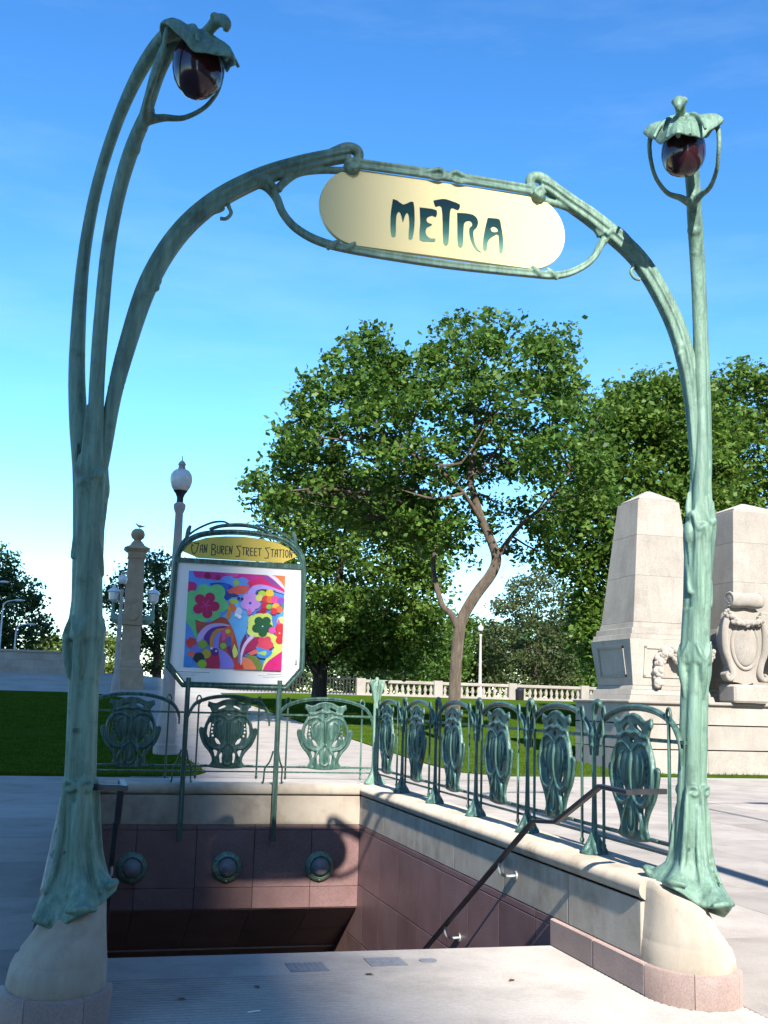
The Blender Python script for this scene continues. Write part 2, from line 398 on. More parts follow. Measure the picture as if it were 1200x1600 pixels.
def lawn(poly, nsub, blades, name, lab, seed, ymax):
    """flat polygon draped over the terrain plus blades of grass"""
    rng = np.random.default_rng(seed)
    xs_ = [p[0] for p in poly]; ys_ = [p[1] for p in poly]
    bm = bmesh.new(); vs = [bm.verts.new((x, y, 0)) for x, y in poly]; bm.faces.new(vs)
    bmesh.ops.triangulate(bm, faces=bm.faces)
    for yy in range(24, 100, 3):
        bmesh.ops.bisect_plane(bm, geom=list(bm.verts) + list(bm.edges) + list(bm.faces), plane_co=(0, yy, 0), plane_no=(0, 1, 0))
    for v in bm.verts: v.co.z = terrain(v.co.x, v.co.y) + .035
    ext = bmesh.ops.extrude_face_region(bm, geom=list(bm.faces))
    for v in [g for g in ext['geom'] if isinstance(g, bmesh.types.BMVert)]: v.co.z -= .09
    bmesh.ops.recalc_face_normals(bm, faces=bm.faces)
    me = bpy.data.meshes.new(name); bm.to_mesh(me); bm.free(); me.materials.append(M['lawn'])
    o = bpy.data.objects.new(name, me); COL.objects.link(o); tag(o, kind='structure')
    P = np.array(poly); N = blades * 4
    pts = np.c_[rng.uniform(min(xs_), max(xs_), N), min(ys_) + (min(ymax, max(ys_)) - min(ys_)) * rng.uniform(0, 1, N) ** 1.8]
    ins = inpoly(pts, P); pts = pts[ins][:blades]; n = len(pts); pts = pts + rng.normal(0, .05, pts.shape)
    z = np.array([terrain(x, y) for x, y in pts]) + .03
    a = rng.uniform(0, 6.283, n); h = rng.uniform(.035, .085, n); w = rng.uniform(.006, .012, n)
    lean = rng.normal(0, .025, (n, 2)); V = np.zeros((n, 3, 3))
    V[:, 0] = np.c_[pts[:, 0] - np.cos(a) * w, pts[:, 1] - np.sin(a) * w, z]
    V[:, 1] = np.c_[pts[:, 0] + np.cos(a) * w, pts[:, 1] + np.sin(a) * w, z]
    V[:, 2] = np.c_[pts[:, 0] + lean[:, 0], pts[:, 1] + lean[:, 1], z + h]
    g = raw_mesh('grass', V.reshape(-1, 3), 3, 'grass'); tag(g, lab, 'grass', kind='stuff')

def inpoly(pts, P):
    x, y = pts[:, 0], pts[:, 1]; r = np.zeros(len(pts), bool); j = len(P) - 1
    for i in range(len(P)):
        c = ((P[i, 1] > y) != (P[j, 1] > y)) & (x < (P[j, 0] - P[i, 0]) * (y - P[i, 1]) / (P[j, 1] - P[i, 1] + 1e-12) + P[i, 0])
        r ^= c; j = i
    return r
def edgedist(pts, P):
    d = np.full(len(pts), 1e9)
    for i in range(len(P)):
        a = P[i]; b = P[(i + 1) % len(P)]; ab = b - a
        t = np.clip(((pts - a) @ ab) / (ab @ ab + 1e-12), 0, 1); q = a + t[:, None] * ab
        d = np.minimum(d, np.hypot(*(pts - q).T))
    return d
def raw_mesh(name, V, k, mat, parent=None):
    n = len(V); me = bpy.data.meshes.new(name); me.vertices.add(n); me.vertices.foreach_set('co', V.astype(np.float32).ravel())
    me.loops.add(n); me.loops.foreach_set('vertex_index', np.arange(n, dtype=np.int32))
    me.polygons.add(n // k); me.polygons.foreach_set('loop_start', np.arange(0, n, k, dtype=np.int32))
    me.update(calc_edges=True); me.materials.append(M[mat])
    o = bpy.data.objects.new(name, me); COL.objects.link(o); o.parent = parent; return o

lawn([(-40, 24.8), (-3, 23.6), (-.3, 23.1), (1.5, 23.0), (2.25, 23.3), (2.6, 24.2), (2.5, 26.5), (2.2, 29), (2.2, 37.4), (2.35, 50), (2.1, 62), (1.0, 66), (-1, 67.3), (-4.5, 67.2), (-40, 66)], 3, 90000, 'lawn', 'short mown grass on the shaded lawn left of the walkway', 1, 60)
lawn([(8.2, 65), (8.2, 45), (8.2, 30), (8.25, 26.6), (8.5, 24.8), (9.2, 24.2), (12.2, 24.4), (45, 24.6), (90, 40), (90, 77.5), (60, 77.5), (13, 77.5), (8.4, 72)], 3, 130000, 'lawn', 'sunlit mown grass on the lawn round the tree right of the walkway', 2, 70)

# ------------------------------------------------------------------ stairwell
lan = empty('landing', None, None); lan['kind'] = 'structure'
mb = MB(); prof = []                         # ribbed landing slab, ribs run across the entrance
y = 2.02
prof.append((y, -.3)); prof.append((y, 0))
while y < 6.80:
    prof += [(y + .030, 0), (y + .036, -.005), (y + .044, -.005), (y + .05, 0)]; y += .05
prof += [(YE - .012, 0), (YE, -.012), (YE, -.3)]
b0 = len(mb.v)
for x in (-.2, 3.62): mb.v.extend([(x, a, z + .002) for a, z in prof])
k = len(prof)
for j in range(k - 1): mb.face(j, j + 1, k + j + 1, k + j)
mb.face(k - 1, 0, k, 2 * k - 1)
lo = mb.build('ribbed_slab', 'landing', lan, smooth=0)
for x, y_, w, d in ((1.42, 6.99, .23, .22), (1.93, 7.06, .23, .21)):
    pl = MB(); pl.box((x, y_, .004), (w, d, .008))
    for i in range(7):
        for j in range(6): pl.ell((x - w * .42 + w * .14 * i, y_ - d * .4 + d * .16 * j, .008), (.009, .009, .003), 6, 3)
    pl.build('metal_plate', 'plate', lan)
pc = MB(); pc.lathe([(.055, 0), (.055, .007), (.048, .009), (.046, .006), (.0, .006)], (2.205, 7.06, .002), 24); pc.build('round_cover', 'plate', lan)

st = empty('stairs', None, None); st['kind'] = 'structure'
for i in range(20):
    block('step', XL + .005, XR - .005, YE + .004 + .29 * i, YE + .29 * (i + 1) + .02, -.165 * (i + 1) - .3, -.165 * (i + 1), 'landing', st, .008)

def coping_piece(length, end=False):
    mb = MB(); pr = [(.0, .0)]
    for i in range(9): a = math.pi * (1.5 - i / 8 * 1.0); pr.append((.042 + .058 * math.cos(a), .058 + .058 * math.sin(a)))
    pr += [(.30, .122), (.395, .116), (.41, .10), (.41, .0)]
    g = .003
    rings = [[(x, yy, z) for x, z in pr] for yy in (g, length - g)]
    mb.rings(rings); return mb
COPE = coping_piece(1.2).build('coping_stone', 'stone', smooth=35)
COPE.hide_render = False

def side_wall(sgn, x0, label):
    """wall running away from the viewer; x0 is its inner face; sgn=+1 body on +X side"""
    w = empty('stairwell_wall', label, 'wall', (x0, 0, 0))
    def bl(name, a, b, y0, y1, z0, z1, mat, bev=.006):
        xa, xb = (a, b) if sgn > 0 else (-b, -a)
        return block(name, xa, xb, y0, y1, z0, z1, mat, w, bev)
    y = 6.14
    T_ = .40 if sgn > 0 else .30
    for k in range(6):                                   # limestone course and coping
        y1 = min(y + (1.02 if k == 0 else 1.19), 13.4)
        bl('stone_block', 0, T_, y + .003, y1 - .003, .18, .505, 'stone', .007); y = y1
    for k in range(6):
        c = link_copy(COPE, None, w, (0, 6.13 + 1.2 * k, .505))
        if sgn < 0: c.scale = (-.76, 1, 1)
    bl('core', .045, T_ - .02, 6.16, 13.45, -4, .18, 'dark_void', 0)
    zs = [(.125, .176), (-.482, .12), (-1.09, -.487), (-1.70, -1.095), (-2.31, -1.705), (-3.2, -2.315)]
    for r, (z0, z1) in enumerate(zs):
        y = 7.0
        while y < 17.8:
            bl('granite_tile', .0, .04, y + .003, min(y + .72, 18) - .003, z0, z1, 'granite', .004); y += .72
    y = 6.06
    for k in range(2):
        bl('skirting_stone', -.028, .04, y + .002, y + .667, .002, .178, 'granite_base', .008); y += .67
    return w
rw = side_wall(1, XR, 'right stairwell wall of limestone over dark red granite, sunlit coping under railing')
lw = side_wall(-1, XL, 'left stairwell wall of limestone over granite in shade behind the dark post')
for o in list(bpy.data.objects):
    if o.name == 'coping_stone' and o.parent is None: bpy.data.objects.remove(o)

bw = empty('lintel_wall', 'wall at the back of the stairwell, limestone over pink granite tiles with round lamps', 'wall', (0, YB, 0))
jx = [XL, .68, 1.335, 1.985, 2.64, XR]
xx = [XL, 1.13, 2.16, XR]
for a, b in zip(xx[:-1], xx[1:]): block('stone_block', a + .003, b - .003, 0, .42, .18, .505, 'stone', bw, .007)
for a, b in zip(xx[:-1], xx[1:]):
    c = coping_piece(b - a).build('coping_stone', 'stone', bw, smooth=35)
    c.rotation_euler = (0, 0, math.pi / 2); c.location = (b, 0, .505)
for z0, z1 in ((.125, .176), (-.497, .12), (-.725, -.502)):
    for a, b in zip(jx[:-1], jx[1:]): block('granite_tile', a + .003, b - .003, .0, .04, z0, z1, 'granite_base' if z0 > 5 else 'granite', bw, .004)
block('core', XL - .3, XR + .3, .045, .40, -.70, .18, 'dark_void', bw, 0)
sl = .55                                        # soffit follows the stair slope
for i in range(5):
    for a, b in zip(jx[:-1], jx[1:]):
        y0 = .02 + i * .62; y1 = y0 + .612
        t = MB(); t.rings([[(a + .003, y0, -.727 - sl * y0), (b - .003, y0, -.727 - sl * y0), (b - .003, y1, -.727 - sl * y1), (a + .003, y1, -.727 - sl * y1)],
                           [(a + .003, y0, -.70 - sl * y0 + .02), (b - .003, y0, -.70 - sl * y0 + .02), (b - .003, y1, -.70 - sl * y1 + .02), (a + .003, y1, -.70 - sl * y1 + .02)]])
        t.build('soffit_tile', 'granite', bw, smooth=0)
t = MB(); t.bar((XL, 1.2, -.735 - sl * 1.2), (XR, 1.2, -.735 - sl * 1.2), .03, .02); t.build('soffit_trim', 'trim', bw, smooth=0)
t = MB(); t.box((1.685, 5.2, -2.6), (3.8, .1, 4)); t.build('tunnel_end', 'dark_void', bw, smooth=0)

for i, (x, lab) in enumerate(((.644, 'leftmost round bronze wall lamp, beside the left handrail'), (1.682, 'middle round bronze wall lamp on the granite lintel'), (2.739, 'rightmost round bronze wall lamp, on the sunlit granite tiles'))):
    wlp = empty('wall_lamp', lab, 'wall lamp', (x, YB, -.275), group='round lamps on the lintel')
    if i == 0:
        t = MB(); t.lathe([(.0, 0), (.165, 0), (.168, .02), (.15, .05), (.135, .062), (.12, .075), (.112, .06), (.10, .05), (.0, .05)], n=32)
        ring = t.build('rim', 'patina', wlp); ring.rotation_euler = (math.pi / 2, 0, 0)
        t = MB(); t.lathe([(.10, .045), (.098, .07), (.088, .105), (.066, .135), (.035, .152), (.002, .157)], n=28)
        dome = t.build('dome', 'plate', wlp); dome.rotation_euler = (math.pi / 2, 0, 0)
        bolts = []
        for k in range(6):
            t = MB(); t.ell((0, 0, 0), (.011, .008, .011), 8, 4)
            bolts.append(t.build('bolt', 'patina', wlp, (.143 * math.cos(k * 1.047 + .5), -.056, .143 * math.sin(k * 1.047 + .5))))
    else:
        for s_ in (ring, dome, *bolts): link_copy(s_, None, wlp)

# ------------------------------------------------------------------ pedestals
def stadium(cx, cy, r, back, n=22):
    p = [(cx + r * math.cos(math.pi + math.pi * k / n), cy + r * math.sin(math.pi + math.pi * k / n)) for k in range(n + 1)]
    return p + [(cx + r, cy + back), (cx - r, cy + back)]
def pedestal(cx, sgn, label):
    w = empty('stone_pedestal', label, 'pedestal', (cx, 6.06, 0), group='stone pedestals of the portal')
    mb = MB(); rs = []
    for a_, b_, z in ((.238, .325, .172), (.243, .335, .19), (.238, .336, .24), (.225, .332, .29), (.214, .324, .302), (.213, .323, .312), (.212, .324, .325), (.197, .318, .37), (.18, .306, .42), (.165, .288, .48), (.153, .264, .54), (.143, .235, .60), (.127, .20, .64), (.09, .15, .655)):
        sh = (.246 - a_) * .72; n_ = 22
        ring = [(a_ * math.cos(math.pi + math.pi * k / n_) - sgn * sh, b_ * math.sin(math.pi + math.pi * k / n_), z) for k in range(n_ + 1)]
        ring += [(a_ - sgn * sh, .16, z), (-a_ - sgn * sh, .16, z)]
        lo_ = max(0, z - .30) / .35
        rs.append([(x_, y_, z_ - lo_ * (.075 * max(0, -y_ / .25) + .05 + sgn * .02 * x_ / .2)) for x_, y_, z_ in ring])
    mb.rings(rs); mb.build('pedestal_body', 'stone', w, smooth=50)
        # skirting stones in a curve
    n = 3
    for k in range(n):
        a0, a1 = math.pi + math.pi * k / n + .006, math.pi + math.pi * (k + 1) / n - .006
        t = MB(); A = [a0 + (a1 - a0) * i / 8 for i in range(9)]
        rr = []
        for a in A:
            c, s_ = math.cos(a), math.sin(a)
            rr.append([(.21 * c, .29 * s_, .002), (.272 * c, .365 * s_, .002), (.272 * c, .365 * s_, .168), (.262 * c, .355 * s_, .178), (.21 * c, .29 * s_, .178)])
        t.rings(rr); t.build('skirting_stone', 'granite_base', w, smooth=50)
    return w
pedestal(3.445, 1, 'sunlit rounded limestone pedestal with pink skirting under the right post')
pedestal(-.03, -1, 'shaded rounded limestone pedestal under the left post')
# ------------------------------------------------------------------ portal
portal = empty('station_portal', 'green bronze art nouveau portal with two lamp posts and a cream METRA sign', 'portal', (1.73, 6.06, 0))
PY = 6.06; OFF = Vector((-1.73, -PY, 0))
def P_left(z): return (.03 - .035 * (min(z, 3.2) - .5), PY)
def P_right(z): return (3.47 + .05 * (min(z, 3.2) - .5), PY)

def post(sgn, arch):
    """sgn +1: left post (leans to the right)."""
    Pf = P_left if sgn > 0 else P_right
    L = Vector((.6 * sgn, -.8, 0)); S = Vector((.8 * sgn, .6, 0))
    def at(s, z, m=0): x, y = Pf(z); v = Vector((x, y, z)) + L * s + S * m; return v + OFF
    t = MB()
    outer = [(-.035, .55, .062), (-.042, .9, .05), (-.044, 1.5, .043), (-.047, 2.2, .044), (-.066, 2.72, .048), (-.115, 3.05, .05), (-.16, 3.4, .045), (-.175, 3.9, .037), (-.135, 4.25, .034), (-.06, 4.52, .033), (.06, 4.78, .034), (.2, 4.98, .038), (.34, 5.10, .042), (.46, 5.135, .046), (.58, 5.09, .042), (.68, 5.03, .03)]
    t.tube([(*at(s, z), r) for s, z, r in outer], n=14, per=5)
    inner = [(.04, .55, .062), (.044, .9, .05), (.046, 1.5, .044), (.045, 2.2, .044), (.042, 2.8, .046), (.035, 3.2, .042), (.03, 3.6, .041), (.045, 4.0, .04), (.10, 4.3, .04), (.18, 4.52, .042), (.27, 4.68, .038), (.33, 4.75, .03)]
    t.tube([(*at(s, z), r) for s, z, r in inner], n=14, per=5)
    third = [(.55, .058), (.9, .045), (1.5, .04), (2.2, .04), (2.7, .040), (2.95, .022), (3.12, .006)]
    t.tube([(*(at(0, z) + Vector((sgn * .048, .018, 0))), r) for z, r in third], n=14, per=4)
    t.tube([(*(at(0, z) + Vector((-sgn * .028, -.052, 0))), r * .62) for z, r in third], n=14, per=4)
    t.tube([(*(at(0, z) + Vector((0, .01, 0))), r * .9) for z, r in third], n=14, per=4)
    # fork that cradles the globe
    for q in (-1, 1):
        pts = [at(.30, 4.68), at(.37, 4.70, q * .06), at(.46, 4.70, q * .125), at(.57, 4.75, q * .175), at(.64, 4.83, q * .195), at(.662, 4.93, q * .20), at(.668, 5.0, q * .185)]
        t.tube([(*p, r) for p, r in zip(pts, (.03, .022, .016, .014, .014, .015, .018))], n=10, per=5)
    t.tube([(*at(.26, 4.64), .035), (*at(.32, 4.80), .036), (*at(.38, 4.95), .042), (*at(.48, 5.10), .05)], n=10)
    # knuckles on the stem below the fork
    t.ell(at(.20, 4.55), (.045, .045, .05)); t.ell(at(.155, 4.42), (.03, .03, .03))
    lobes = [(L * -.046, .044), (L * .046, .044), (Vector((sgn * .048, .018, 0)), .04), (Vector((-sgn * .028, -.052, 0)), .026), (Vector((0, .01, 0)), .037)]
    def hug(a): d = Vector((math.cos(a), math.sin(a), 0)); return max(d.dot(o_) + r_ for o_, r_ in lobes)
    def on(a, z, k=1.0, e=0): c_ = at(0, z); r_ = hug(a) * k + e; return (c_.x + r_ * math.cos(a), c_.y + r_ * math.sin(a), z)
    # leaf collar: calyx whose lobes fold outwards, with drops below
    def collar(z, ph, n_l=4, size=1.0):
        rs = []; n = 48
        for dz, k, amp in ((.30, .86, 0), (.18, .95, .02), (.08, 1.03, .04), (.02, 1.13, .11), (-.012, 1.17, .15), (-.03, 1.08, .12), (-.035, .85, .0)):
            ring = []
            for i in range(n):
                a = 2 * math.pi * i / n; lob = math.cos(n_l * a + ph); x, y, _ = on(a, z, k + (amp * lob) * size)
                ring.append((x, y, z + dz - .11 * amp * max(0, lob)))
            rs.append(ring)
        t.rings(rs)
        for i in range(n_l):
            a = (2 * math.pi * i - ph) / n_l
            t.tube([(*on(a, z - .01, 1.1), .022), (*on(a, z - .07, 1.05), .026), (*on(a + .1, z - .14, .97), .022), (*on(a + .15, z - .23, .9), .008)], n=10)
            for e_ in (-1, 1): t.tube([(*on(a, z - .015, 1.3), .011), (*on(a + e_ * .25, z + .03, 1.17), .013), (*on(a + e_ * .5, z + .09, 1.02), .011)], n=8)
    collar(1.90, 1.1 if sgn > 0 else .2)
    # draped leaves where the stems part, and the long hollows under them
    for a, z0, z1 in ((-2.75, 2.80, 2.42), (-1.95, 2.72, 2.2), (-1.15, 2.76, 2.40), (-.35, 2.74, 2.42), (.7, 2.75, 2.45), (2.0, 2.75, 2.45)):
        t.tube([(*on(a - .5, z0 + .12, .93), .006), (*on(a - .45, z0 + .02, .98), .015), (*on(a - .2, z0 - .04, 1.04), .019), (*on(a + .15, z0 - .02, 1.06), .019), (*on(a + .38, z0 - .08, 1.02), .016), (*on(a + .42, z0 - .2, .97), .011), (*on(a + .3, z1, .94), .005)], n=8, per=5)
        t.tube([(*on(a - .1, z0 - .06, 1.0), .014), (*on(a - .22, z0 - .16, .97), .012), (*on(a - .1, z1 + .06, .96), .010), (*on(a + .1, z1 - .06, .93), .005)], n=8, per=4)
    for a, z0 in ((-2.8, 2.30), (-.35, 2.22)):
        t.tube([(*on(a - .3, z0 + .16, .95), .007), (*on(a - .1, z0 + .07, 1.0), .014), (*on(a + .05, z0, 1.05), .014), (*on(a + .3, z0 - .005, 1.0), .010)], n=8)
    t.ell(on(-.1 if sgn > 0 else 3.2, 2.66, .98), (.025, .04, .075))
    # curl and long folds above the flare
    for a in (-2.05, -1.05, 2.2, .5):
        pts = []
        for k in range(11):
            th = k * .6 - .3; rr = .04 - .003 * k
            pts.append((*on(a - rr * math.cos(th) / .1, 1.13 + rr * math.sin(th), 1.06), .0125))
        t.tube(pts, n=8, per=3)
        f = [(*on(a - .40, z, 1.0, e), r_) for z, e, r_ in ((1.16, .004, .012), (1.05, .010, .017), (.92, .018, .018), (.80, .032, .018), (.70, .060, .017), (.62, .10, .014))]
        t.tube(f, n=8, per=4)
        f = [(*on(a + .30, z, 1.0, e), r_) for z, e, r_ in ((1.05, .0, .010), (.92, .014, .014), (.80, .026, .015), (.70, .052, .014), (.62, .09, .012))]
        t.tube(f, n=8, per=4)
    # flared, folded foot; lower on the outer side
    rs = []; n = 64
    for z, r, amp in ((1.12, .06, 0), (.98, .078, .0), (.84, .094, .06), (.74, .112, .10), (.66, .14, .13), (.60, .172, .14), (.565, .19, .14), (.53, .196, .14), (.515, .175, .11), (.53, .08, 0)):
        ring = []
        for i in range(n):
            a = 2 * math.pi * i / n; lob = math.cos(5 * a + .6); g = max(0, (.75 - z) / .25); g = min(1, g)
            rr = r * (1 + amp * lob) * (1 - .14 * g if sgn > 0 else 1); cx, cy = Pf(z)
            tilt = sgn * .075 * math.cos(a) * g + .03 * g * math.sin(a) + .02 * g * lob; ky = 1 + .5 * g
            ring.append((cx + OFF.x + rr * math.cos(a) * (1 + .08 * g), cy + OFF.y + rr * math.sin(a) * ky, z + tilt + .02 * g))
        rs.append(ring)
    t.rings(rs)
    for i in range(5):                     # rolled tips of the folds
        a = (2 * math.pi * i - .6) / 5; cx, cy = Pf(.55); z = .555 + sgn * .075 * math.cos(a) + .03 * math.sin(a) + .01
        d = Vector((math.cos(a), math.sin(a), 0)); e = Vector((-d.y, d.x, 0)); c = Vector((cx, cy, z)) + OFF + Vector((d.x * 1.08, d.y * 1.5, .1)) * (.182 if sgn > 0 else .212)
        t.tube([(*(c - e * .075 - d * .03 + Vector((0, 0, -.005))), .014), (*(c + Vector((0, 0, .006))), .02), (*(c + e * .075 - d * .03 + Vector((0, 0, -.005))), .014)], n=8)
    o = t.build('post', 'patina', portal, smooth=0); remesh(o, .0078, 2, .45)
    tag(o, 'left bronze post in shade' if sgn > 0 else 'right bronze post in full sun')
    # hood over the globe: a drooping flower cap tilted forwards
    hc = at(.69, 5.015); h = MB(); n = 52; rs = []; ta = R_(27); Z = Vector((0, 0, 1))
    e1 = L * math.cos(ta) - Z * math.sin(ta); nn = L * math.sin(ta) + Z * math.cos(ta)
    def hp(u, v, w): return hc + e1 * u + S * v + nn * w
    for k, (r, dz) in enumerate(((.012, .055), (.055, .05), (.11, .03), (.16, .0), (.20, -.045), (.234, -.105), (.244, -.14), (.228, -.145), (.18, -.085), (.13, -.04), (.06, -.01), (.01, -.005))):
        ring = []
        for i in range(n):
            a = 2 * math.pi * i / n; q = min(1, r / .22)
            lob = .15 * math.cos(4 * a) + .03 * math.cos(8 * a)
            rr = r * (1 + lob * q); fw = 1.28 if math.cos(a) > 0 else .95
            fw = 1.11 + .17 * math.cos(a)
            z = dz + .042 * q * q * math.cos(4 * a) + .008 * q * math.cos(12 * a)
            ring.append(hp(rr * math.cos(a) * fw * .92, rr * math.sin(a) * .82, z * .62 + .035 * q * q * math.sin(a) ** 2))
        rs.append(ring)
    h.rings(rs)
    h.tube([(*at(.52, 5.12), .05), (*at(.62, 5.075), .044), (*at(.71, 5.03), .034), (*at(.77, 5.045), .03), (*at(.82, 5.068), .034), (*at(.865, 5.06), .034), (*at(.90, 5.02), .027), (*at(.895, 4.985), .014)], n=12)
    h.ell(at(.83, 5.082, .024), (.024, .024, .022)); h.ell(at(.83, 5.082, -.024), (.024, .024, .022)); h.ell(at(.905, 5.01), (.021, .021, .018))
    for q in (-1, 1):
        h.tube([(*hp(-.12, q * .02, .045), .014), (*hp(.02, q * .07, .04), .015), (*hp(.13, q * .12, .0), .013), (*hp(.21, q * .145, -.055), .010)], n=8)
        h.tube([(*hp(-.1, q * .06, .035), .012), (*hp(-.02, q * .13, -.0), .013), (*hp(.01, q * .19, -.06), .011)], n=8)
        h.tube([(*hp(.05, q * .035, .04), .012), (*hp(.17, q * .05, .0), .012), (*hp(.28, q * .065, -.07), .010)], n=8)
    h.tube([(*hp(.1, 0, .03), .012), (*hp(.2, 0, .0), .012), (*hp(.29, 0, -.075), .013)], n=8)
    ho = h.build('lamp_hood', 'patina', portal, smooth=0); remesh(ho, .0065, 2, .45)
    g = MB(); axis = (L * .30 + Vector((0, 0, -1))).normalized(); c0 = at(.645, 4.985)
    rot = Vector((0, 0, -1)).rotation_difference(axis).to_matrix(); rs = []; n = 32
    for z, r in ((0, .085), (-.03, .105), (-.07, .119), (-.12, .127), (-.18, .127), (-.235, .113), (-.275, .088), (-.30, .054), (-.312, .02), (-.313, .002)):
        rs.append([c0 + rot @ Vector((r * (1 + .035 * math.cos(3 * (2 * math.pi * k / n))) * math.cos(2 * math.pi * k / n), r * (1 + .035 * math.cos(3 * (2 * math.pi * k / n))) * math.sin(2 * math.pi * k / n), z)) for k in range(n)])
    g.rings(rs); g.build('lamp_globe', 'amber', portal, smooth=60)
post(1, None); post(-1, None)

# arch with the sign frame
AC = 1.905
t = MB()
def pt(x, z, r, dy=0): return (x + OFF.x, dy, z, r)
left = [(-.01, 2.5, .012), (.012, 2.8, .045), (.045, 3.15, .05), (.095, 3.45, .05), (.19, 3.84, .05), (.33, 4.14, .05), (.52, 4.37, .049), (.76, 4.55, .047), (1.0, 4.675, .043), (1.2, 4.755, .04), (1.30, 4.79, .042)]
right = [(3.585, 2.5, .012), (3.575, 2.8, .045), (3.565, 3.15, .05), (3.545, 3.5, .05), (3.485, 3.83, .05), (3.375, 4.10, .05), (3.18, 4.385, .049), (2.90, 4.59, .047), (2.72, 4.69, .043), (2.58, 4.77, .04), (2.52, 4.79, .042)]
for side in (left, right):
    t.tube([pt(x, z, r * .82) for x, z, r in side], n=14, per=6, ell=1.0)
    q_ = catmull(side, 6); nr = []
    for i in range(len(q_)):
        d_ = q_[min(i + 1, len(q_) - 1)][:2] - q_[max(i - 1, 0)][:2]; d_ /= np.hypot(*d_) + 1e-9; nr.append((-d_[1], d_[0]))
    for off, dy, rk in ((.75, -.022, .36), (-.75, -.022, .36), (.05, -.040, .22), (.75, .022, .36), (-.75, .022, .36)):     # edge ridges
        t.tube([pt(p[0] + n_[0] * p[2] * off, p[1] + n_[1] * p[2] * off, p[2] * rk * min(1, .05 + i_ / 14), dy) for i_, (p, n_) in enumerate(list(zip(q_, nr))[10:])], n=8, smooth=False)
for sg, kx in ((1, 1.315), (-1, 2.495)):          # scroll and boss where arch meets the bar
    t.tube([pt(kx - sg * .12, 4.775, .035), pt(kx - sg * .03, 4.825, .036), pt(kx + sg * .03, 4.82, .034), pt(kx + sg * .045, 4.78, .03), pt(kx + sg * .02, 4.74, .028)], n=12)
    rot = Matrix.Rotation(math.pi / 2, 3, 'X')
    t.ell((kx + sg * .0 + OFF.x, -.02, 4.70), (.05, .05, .045), rot=rot)
    t.tube([pt(kx - sg * .035, 4.70, .012, -.055), pt(kx, 4.735, .012, -.06), pt(kx + sg * .035, 4.70, .012, -.06), pt(kx, 4.67, .012, -.058)], n=8)
# top bar
t.tube([pt(1.33, 4.73, .024), pt(1.6, 4.735, .024), pt(1.9, 4.738, .026), pt(2.2, 4.735, .024), pt(2.48, 4.73, .024)], n=14)
t.tube([pt(1.36, 4.75, .012, -.02), pt(1.9, 4.758, .012, -.02), pt(2.46, 4.75, .012, -.02)], n=8)
t.tube([pt(1.36, 4.705, .014, -.026), pt(1.9, 4.712, .014, -.028), pt(2.46, 4.705, .014, -.026)], n=8)
for sg in (-1, 1):
    t.tube([pt(AC, 4.735, .012, -.03), pt(AC + sg * .05, 4.765, .015, -.03), pt(AC + sg * .11, 4.745, .013, -.032), pt(AC + sg * .19, 4.72, .006, -.03)], n=8)
    t.tube([pt(AC, 4.73, .012, -.03), pt(AC + sg * .06, 4.70, .013, -.032), pt(AC + sg * .13, 4.705, .006, -.03)], n=8)
    t.tube([pt(AC + sg * .02, 4.72, .014, -.03), pt(AC + sg * .02, 4.76, .014, -.028)], n=8)
# lower loop
loop = [(.70, 4.50, .03), (.80, 4.52, .036), (.875, 4.46, .034), (.925, 4.36, .03), (1.01, 4.275, .029), (1.16, 4.215, .03), (1.40, 4.19, .03), (1.9, 4.178, .03), (2.42, 4.19, .03), (2.64, 4.205, .029), (2.79, 4.275, .028), (2.88, 4.36, .028), (2.935, 4.46, .032), (3.01, 4.52, .036), (3.1, 4.46, .03)]
t.tube([pt(x, z, r * .8) for x, z, r in loop], n=14, per=6)
t.tube([pt(x, z + .014, r * .36, -.018) for x, z, r in loop[2:-2]], n=8, per=6)
t.tube([pt(x, z - .014, r * .36, -.018) for x, z, r in loop[2:-2]], n=8, per=6)
for sg in (1, -1):
    X = lambda d: AC - sg * d
    t.tube([pt(X(1.02), 4.50, .026), pt(X(.99), 4.545, .024), pt(X(.90), 4.62, .02), pt(X(.75), 4.665, .022), pt(X(.58), 4.685, .024)], n=10)        # thin branch back to the bar
    t.tube([pt(X(1.06), 4.50, .03), pt(X(1.10), 4.55, .04), pt(X(1.2), 4.50, .03), pt(X(1.3), 4.40, .014)], n=10)
    t.tube([pt(X(1.04), 4.50, .02, -.03), pt(X(1.10), 4.545, .02, -.03), pt(X(1.16), 4.53, .014, -.03)], n=8)
    for d_ in (.72, .62):
        t.tube([pt(X(d_), 4.17, .012, -.02), pt(X(d_ - .03), 4.20, .018, -.028), pt(X(d_ - .07), 4.235, .01, -.02)], n=8)
    t.tube([pt(X(1.33), 4.36, .024), pt(X(1.345), 4.345, .028), pt(X(1.38), 4.31, .014)], n=10)
for x, z in ((.235, 3.87), (3.455, 3.84)): t.ell((x + OFF.x, -.01, z), (.03, .035, .045)); t.ell((x + OFF.x, -.02, z - .05), (.02, .022, .025))
ao = t.build('arch', 'patina', portal, smooth=0); remesh(ao, .0066, 2, .4)
for x, z, sg in ((.60, 4.385, 1), (3.155, 4.355, -1)):
    t = MB(); t.tube([pt(x, z, .014), pt(x + .012 * sg, z - .03, .012), pt(x + .025 * sg, z - .065, .011), pt(x + .0 * sg, z - .10, .011), pt(x - .035 * sg, z - .105, .012)], n=8)
    t.build('hook', 'patina', portal)
